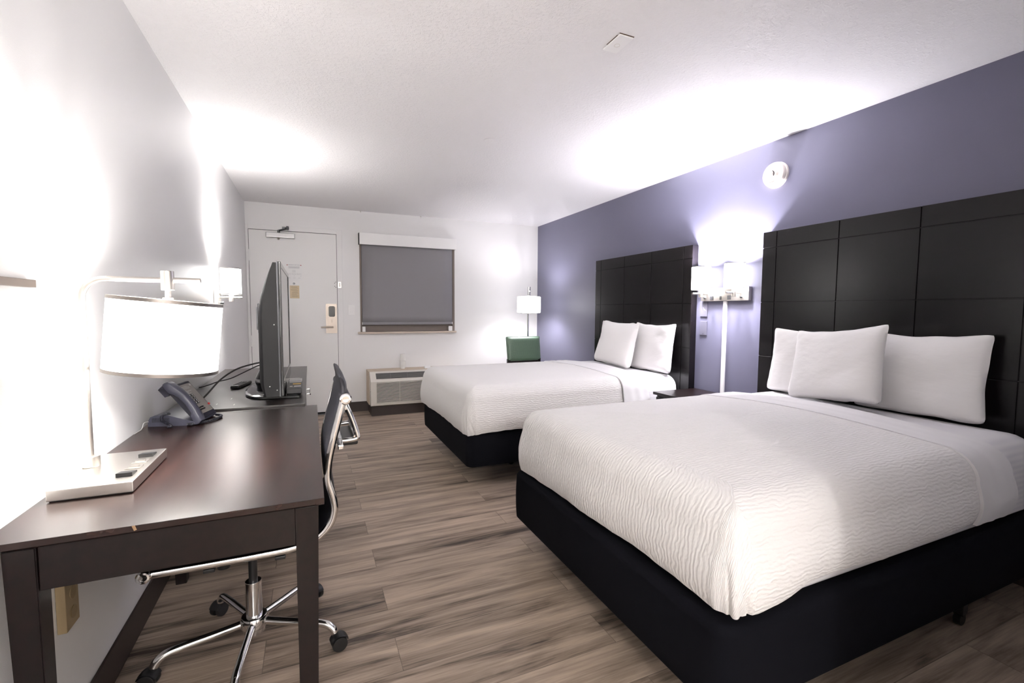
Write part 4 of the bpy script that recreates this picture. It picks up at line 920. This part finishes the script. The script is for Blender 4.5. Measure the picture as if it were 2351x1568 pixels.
pillow('white pillow standing in front of the other two on the near bed', 1.605, 3.272, 0.772, 1.650, 3.372, 0.53, 0.415, 0.135, 4.1, -0.13, GN, -2.0)
pillow('white pillow on the right against the headboard of the near bed', 1.312, 3.437, 0.744, 1.312, 3.500, 0.56, 0.420, 0.100, 7.7, 0.0, GN, 1.0)
pillow('white back pillow at the left of the far bed, half hidden behind the front pillow', 3.865, 3.440, 0.729, 3.850, 3.500, 0.54, 0.432, 0.095, 2.3, 0.0, GF, 0.5)
pillow('white pillow standing in front of the other two on the far bed', 3.640, 3.276, 0.750, 3.655, 3.376, 0.60, 0.425, 0.135, 5.2, -0.06, GF, -4.5)
pillow('white pillow on the right against the headboard of the far bed', 3.305, 3.437, 0.724, 3.300, 3.500, 0.53, 0.436, 0.100, 8.8, 0.0, GF, 0.5)

# headboards
def headboard(y0, y1, label):
    hb = thing('headboard', (W-0.03, (y0+y1)/2, 0.3), label, 'headboard', 'grooved headboards')
    part('backing', 'headboard', hb, lambda b: box(b, W-0.0595, W-0.001, y0+0.0005, y1-0.0005, 0.30, 1.8115, 0.001), 'black brown board')
    ys = [y1, y1-0.102, y1-0.508, y1-0.914, y1-1.320, y0]; zs = [1.812, 1.702, 1.326, 0.950, 0.574, 0.30]; g = 0.0022
    def f(b):
        for i in range(5):
            for j in range(5):
                ya, yb = ys[i+1], ys[i]; za, zb = zs[j+1], zs[j]
                box(b, W-0.066, W-0.0597, ya+(g if i < 4 else 0), yb-(g if i > 0 else 0), za+(g if j < 4 else 0), zb-(g if j > 0 else 0), 0.0012, 1)
    part('panelling', 'headboard', hb, f)
headboard(0.875, 2.297, 'large black headboard with square grooves behind the near bed')
headboard(2.950, 4.369, 'black headboard with square grooves behind the far bed')

# nightstand between the beds
ns = thing('nightstand', (3.40, 2.63, 0), 'dark nightstand between the two beds below the double sconce', 'nightstand')
part('top', 'espresso', ns, lambda b: box(b, 3.165, W-0.02, 2.325, 2.925, 0.590, 0.612, 0.002))
part('body', 'espresso', ns, lambda b: box(b, 3.19, W-0.02, 2.345, 2.905, 0.08, 0.5895, 0.002))
for z0, z1 in ((0.34, 0.575), (0.095, 0.33)):
    dw = part('drawer', 'espresso', ns, lambda b: box(b, 3.172, 3.1895, 2.355, 2.895, z0, z1, 0.002))
    part('knob', 'nickel', dw, lambda b: cyl(b, (3.1715, 2.625, z1-0.06), (3.150, 2.625, z1-0.06), 0.010, n=16, bev=0.002))
part('plinth', 'black', ns, lambda b: box(b, 3.22, W-0.02, 2.36, 2.89, 0.0, 0.0795))

# green chair in the corner
gc = thing('side_chair', (3.08, 5.13, 0), 'green vinyl side chair in the far right corner in front of the floor lamp', 'chair')
GX0, GX1, GY = 2.855, 3.315, 5.20
def f(b):
    n, k = 20, 16; P = []
    for sgn in (-1, 1):
        rows = []
        for i in range(n+1):
            u = -1+2*i/n; row = []
            for j in range(k+1):
                v = -1+2*j/k
                env = max(0, (1-abs(u)**6)*(1-abs(v)**6))**0.5
                us = math.copysign(abs(u)**0.8, u); vs = math.copysign(abs(v)**0.8, v)
                row.append(Vector(((GX0+GX1)/2+us*(GX1-GX0)/2*(1-0.02*(1-v)/2), GY+0.05*(v*0.5+0.5)+sgn*0.030*env, 0.785+vs*0.145)))
            rows.append(row)
        grid(b, rows)
    bmesh.ops.remove_doubles(b, verts=b.verts, dist=0.0006)
part('backrest', 'green', gc, f, smooth=60)
part('backrest_piping', 'green', gc, lambda b: tube(b, [Vector(((GX0+GX1)/2+x*(GX1-GX0)/2*(1-0.02*(1-z)/2), GY+0.05*(z*0.5+0.5), 0.785+z*0.145)) for x, z in rr_contour(-1.0, 1.0, -1.0, 1.0, 0.06, 4)], 0.0045, 8, closed=True))
part('seat', 'green', gc, lambda b: box(b, GX0, GX1, 4.76, 5.19, 0.41, 0.48, 0.025, 4))
for x in (GX0+0.022, GX1-0.022):
    part('leg', 'espresso', gc, lambda b: box(b, x-0.019, x+0.019, GY-0.005, GY+0.033, 0.0, 0.66, 0.003))
    part('leg', 'espresso', gc, lambda b: box(b, x-0.019, x+0.019, 4.78, 4.818, 0.0, 0.409, 0.003))
part('back_rail', 'espresso', gc, lambda b: box(b, GX0+0.042, GX1-0.042, GY, GY+0.028, 0.60, 0.635, 0.002))

# ------------------------------------------------------------------ wall and ceiling fittings
sd = thing('smoke_detector', (W, 2.263, 2.208), 'round ivory smoke detector high on the blue wall above the double sconce', 'smoke detector')
Mx = Matrix.Translation((W, 2.262, 2.205)) @ Matrix.Rotation(radians(-90), 4, 'Y')
part('base_ring', 'detector', sd, lambda b: lathe(b, [(0.088, 0.0006), (0.0885, 0.004), (0.087, 0.016), (0.082, 0.018)], Mx, 56))
part('housing', 'detector', sd, lambda b: lathe(b, [(0.082, 0.0182), (0.083, 0.034), (0.078, 0.044), (0.062, 0.050), (0.047, 0.052), (0.046, 0.0535), (0.036, 0.060), (0.028, 0.062)], Mx, 56))
part('cap', 'detector', sd, lambda b: lathe(b, [(0.020, 0.0622), (0.0205, 0.072), (0.018, 0.076), (0.002, 0.077)], Mx, 36))
part('sensing_slot', 'black', sd, lambda b: tube(b, [Mx @ Vector((0.0235*cos(t), 0.0235*sin(t), 0.0635)) for t in [radians(-130+8*k) for k in range(14)]], 0.0022, 6))
lvm = mat('louvre_grey', (0.60, 0.54, 0.49), 0.6)
for a0 in (-25, 155): part('louvre', lvm, sd, lambda b: [tube(b, [Mx @ Vector((rr_*cos(t), rr_*sin(t), zz)) for t in [radians(a0+6*k) for k in range(9)]], 0.0009, 5) for rr_, zz in ((0.056, 0.0520), (0.064, 0.0500), (0.071, 0.0475))])
cp = thing('ceiling_plate', (1.917, 1.768, H), 'white rectangular blank plate on the ceiling with brown stained edges', 'cover plate')
part('plate', 'plate_white', cp, lambda b: box(b, 1.882, 1.954, 1.706, 1.832, H-0.008, H-0.0006, 0.002))
part('knockout', 'ac_white', cp, lambda b: lathe(b, [(0.013, H-0.0082), (0.013, H-0.0087), (0.011, H-0.0087), (0.011, H-0.0082)], Matrix.Translation((1.918, 1.775, 0)), 24, False, False))
part('stain', 'stain', cp, lambda b: (box(b, 1.879, 1.955, 1.702, 1.7055, H-0.002, H-0.0004), box(b, 1.8785, 1.8815, 1.72, 1.80, H-0.0015, H-0.0004)), 'brown gap stain')
b = new(); lathe(b, [(0.052, H-0.0006), (0.052, H-0.003), (0.049, H-0.004), (0.002, H-0.0042)], Matrix.Translation((1.831, 3.109, 0)), 48)
tag(obj('ceiling_disc', b, 'ceiling'), 'flat round blank cover in the middle of the ceiling', 'cover plate')
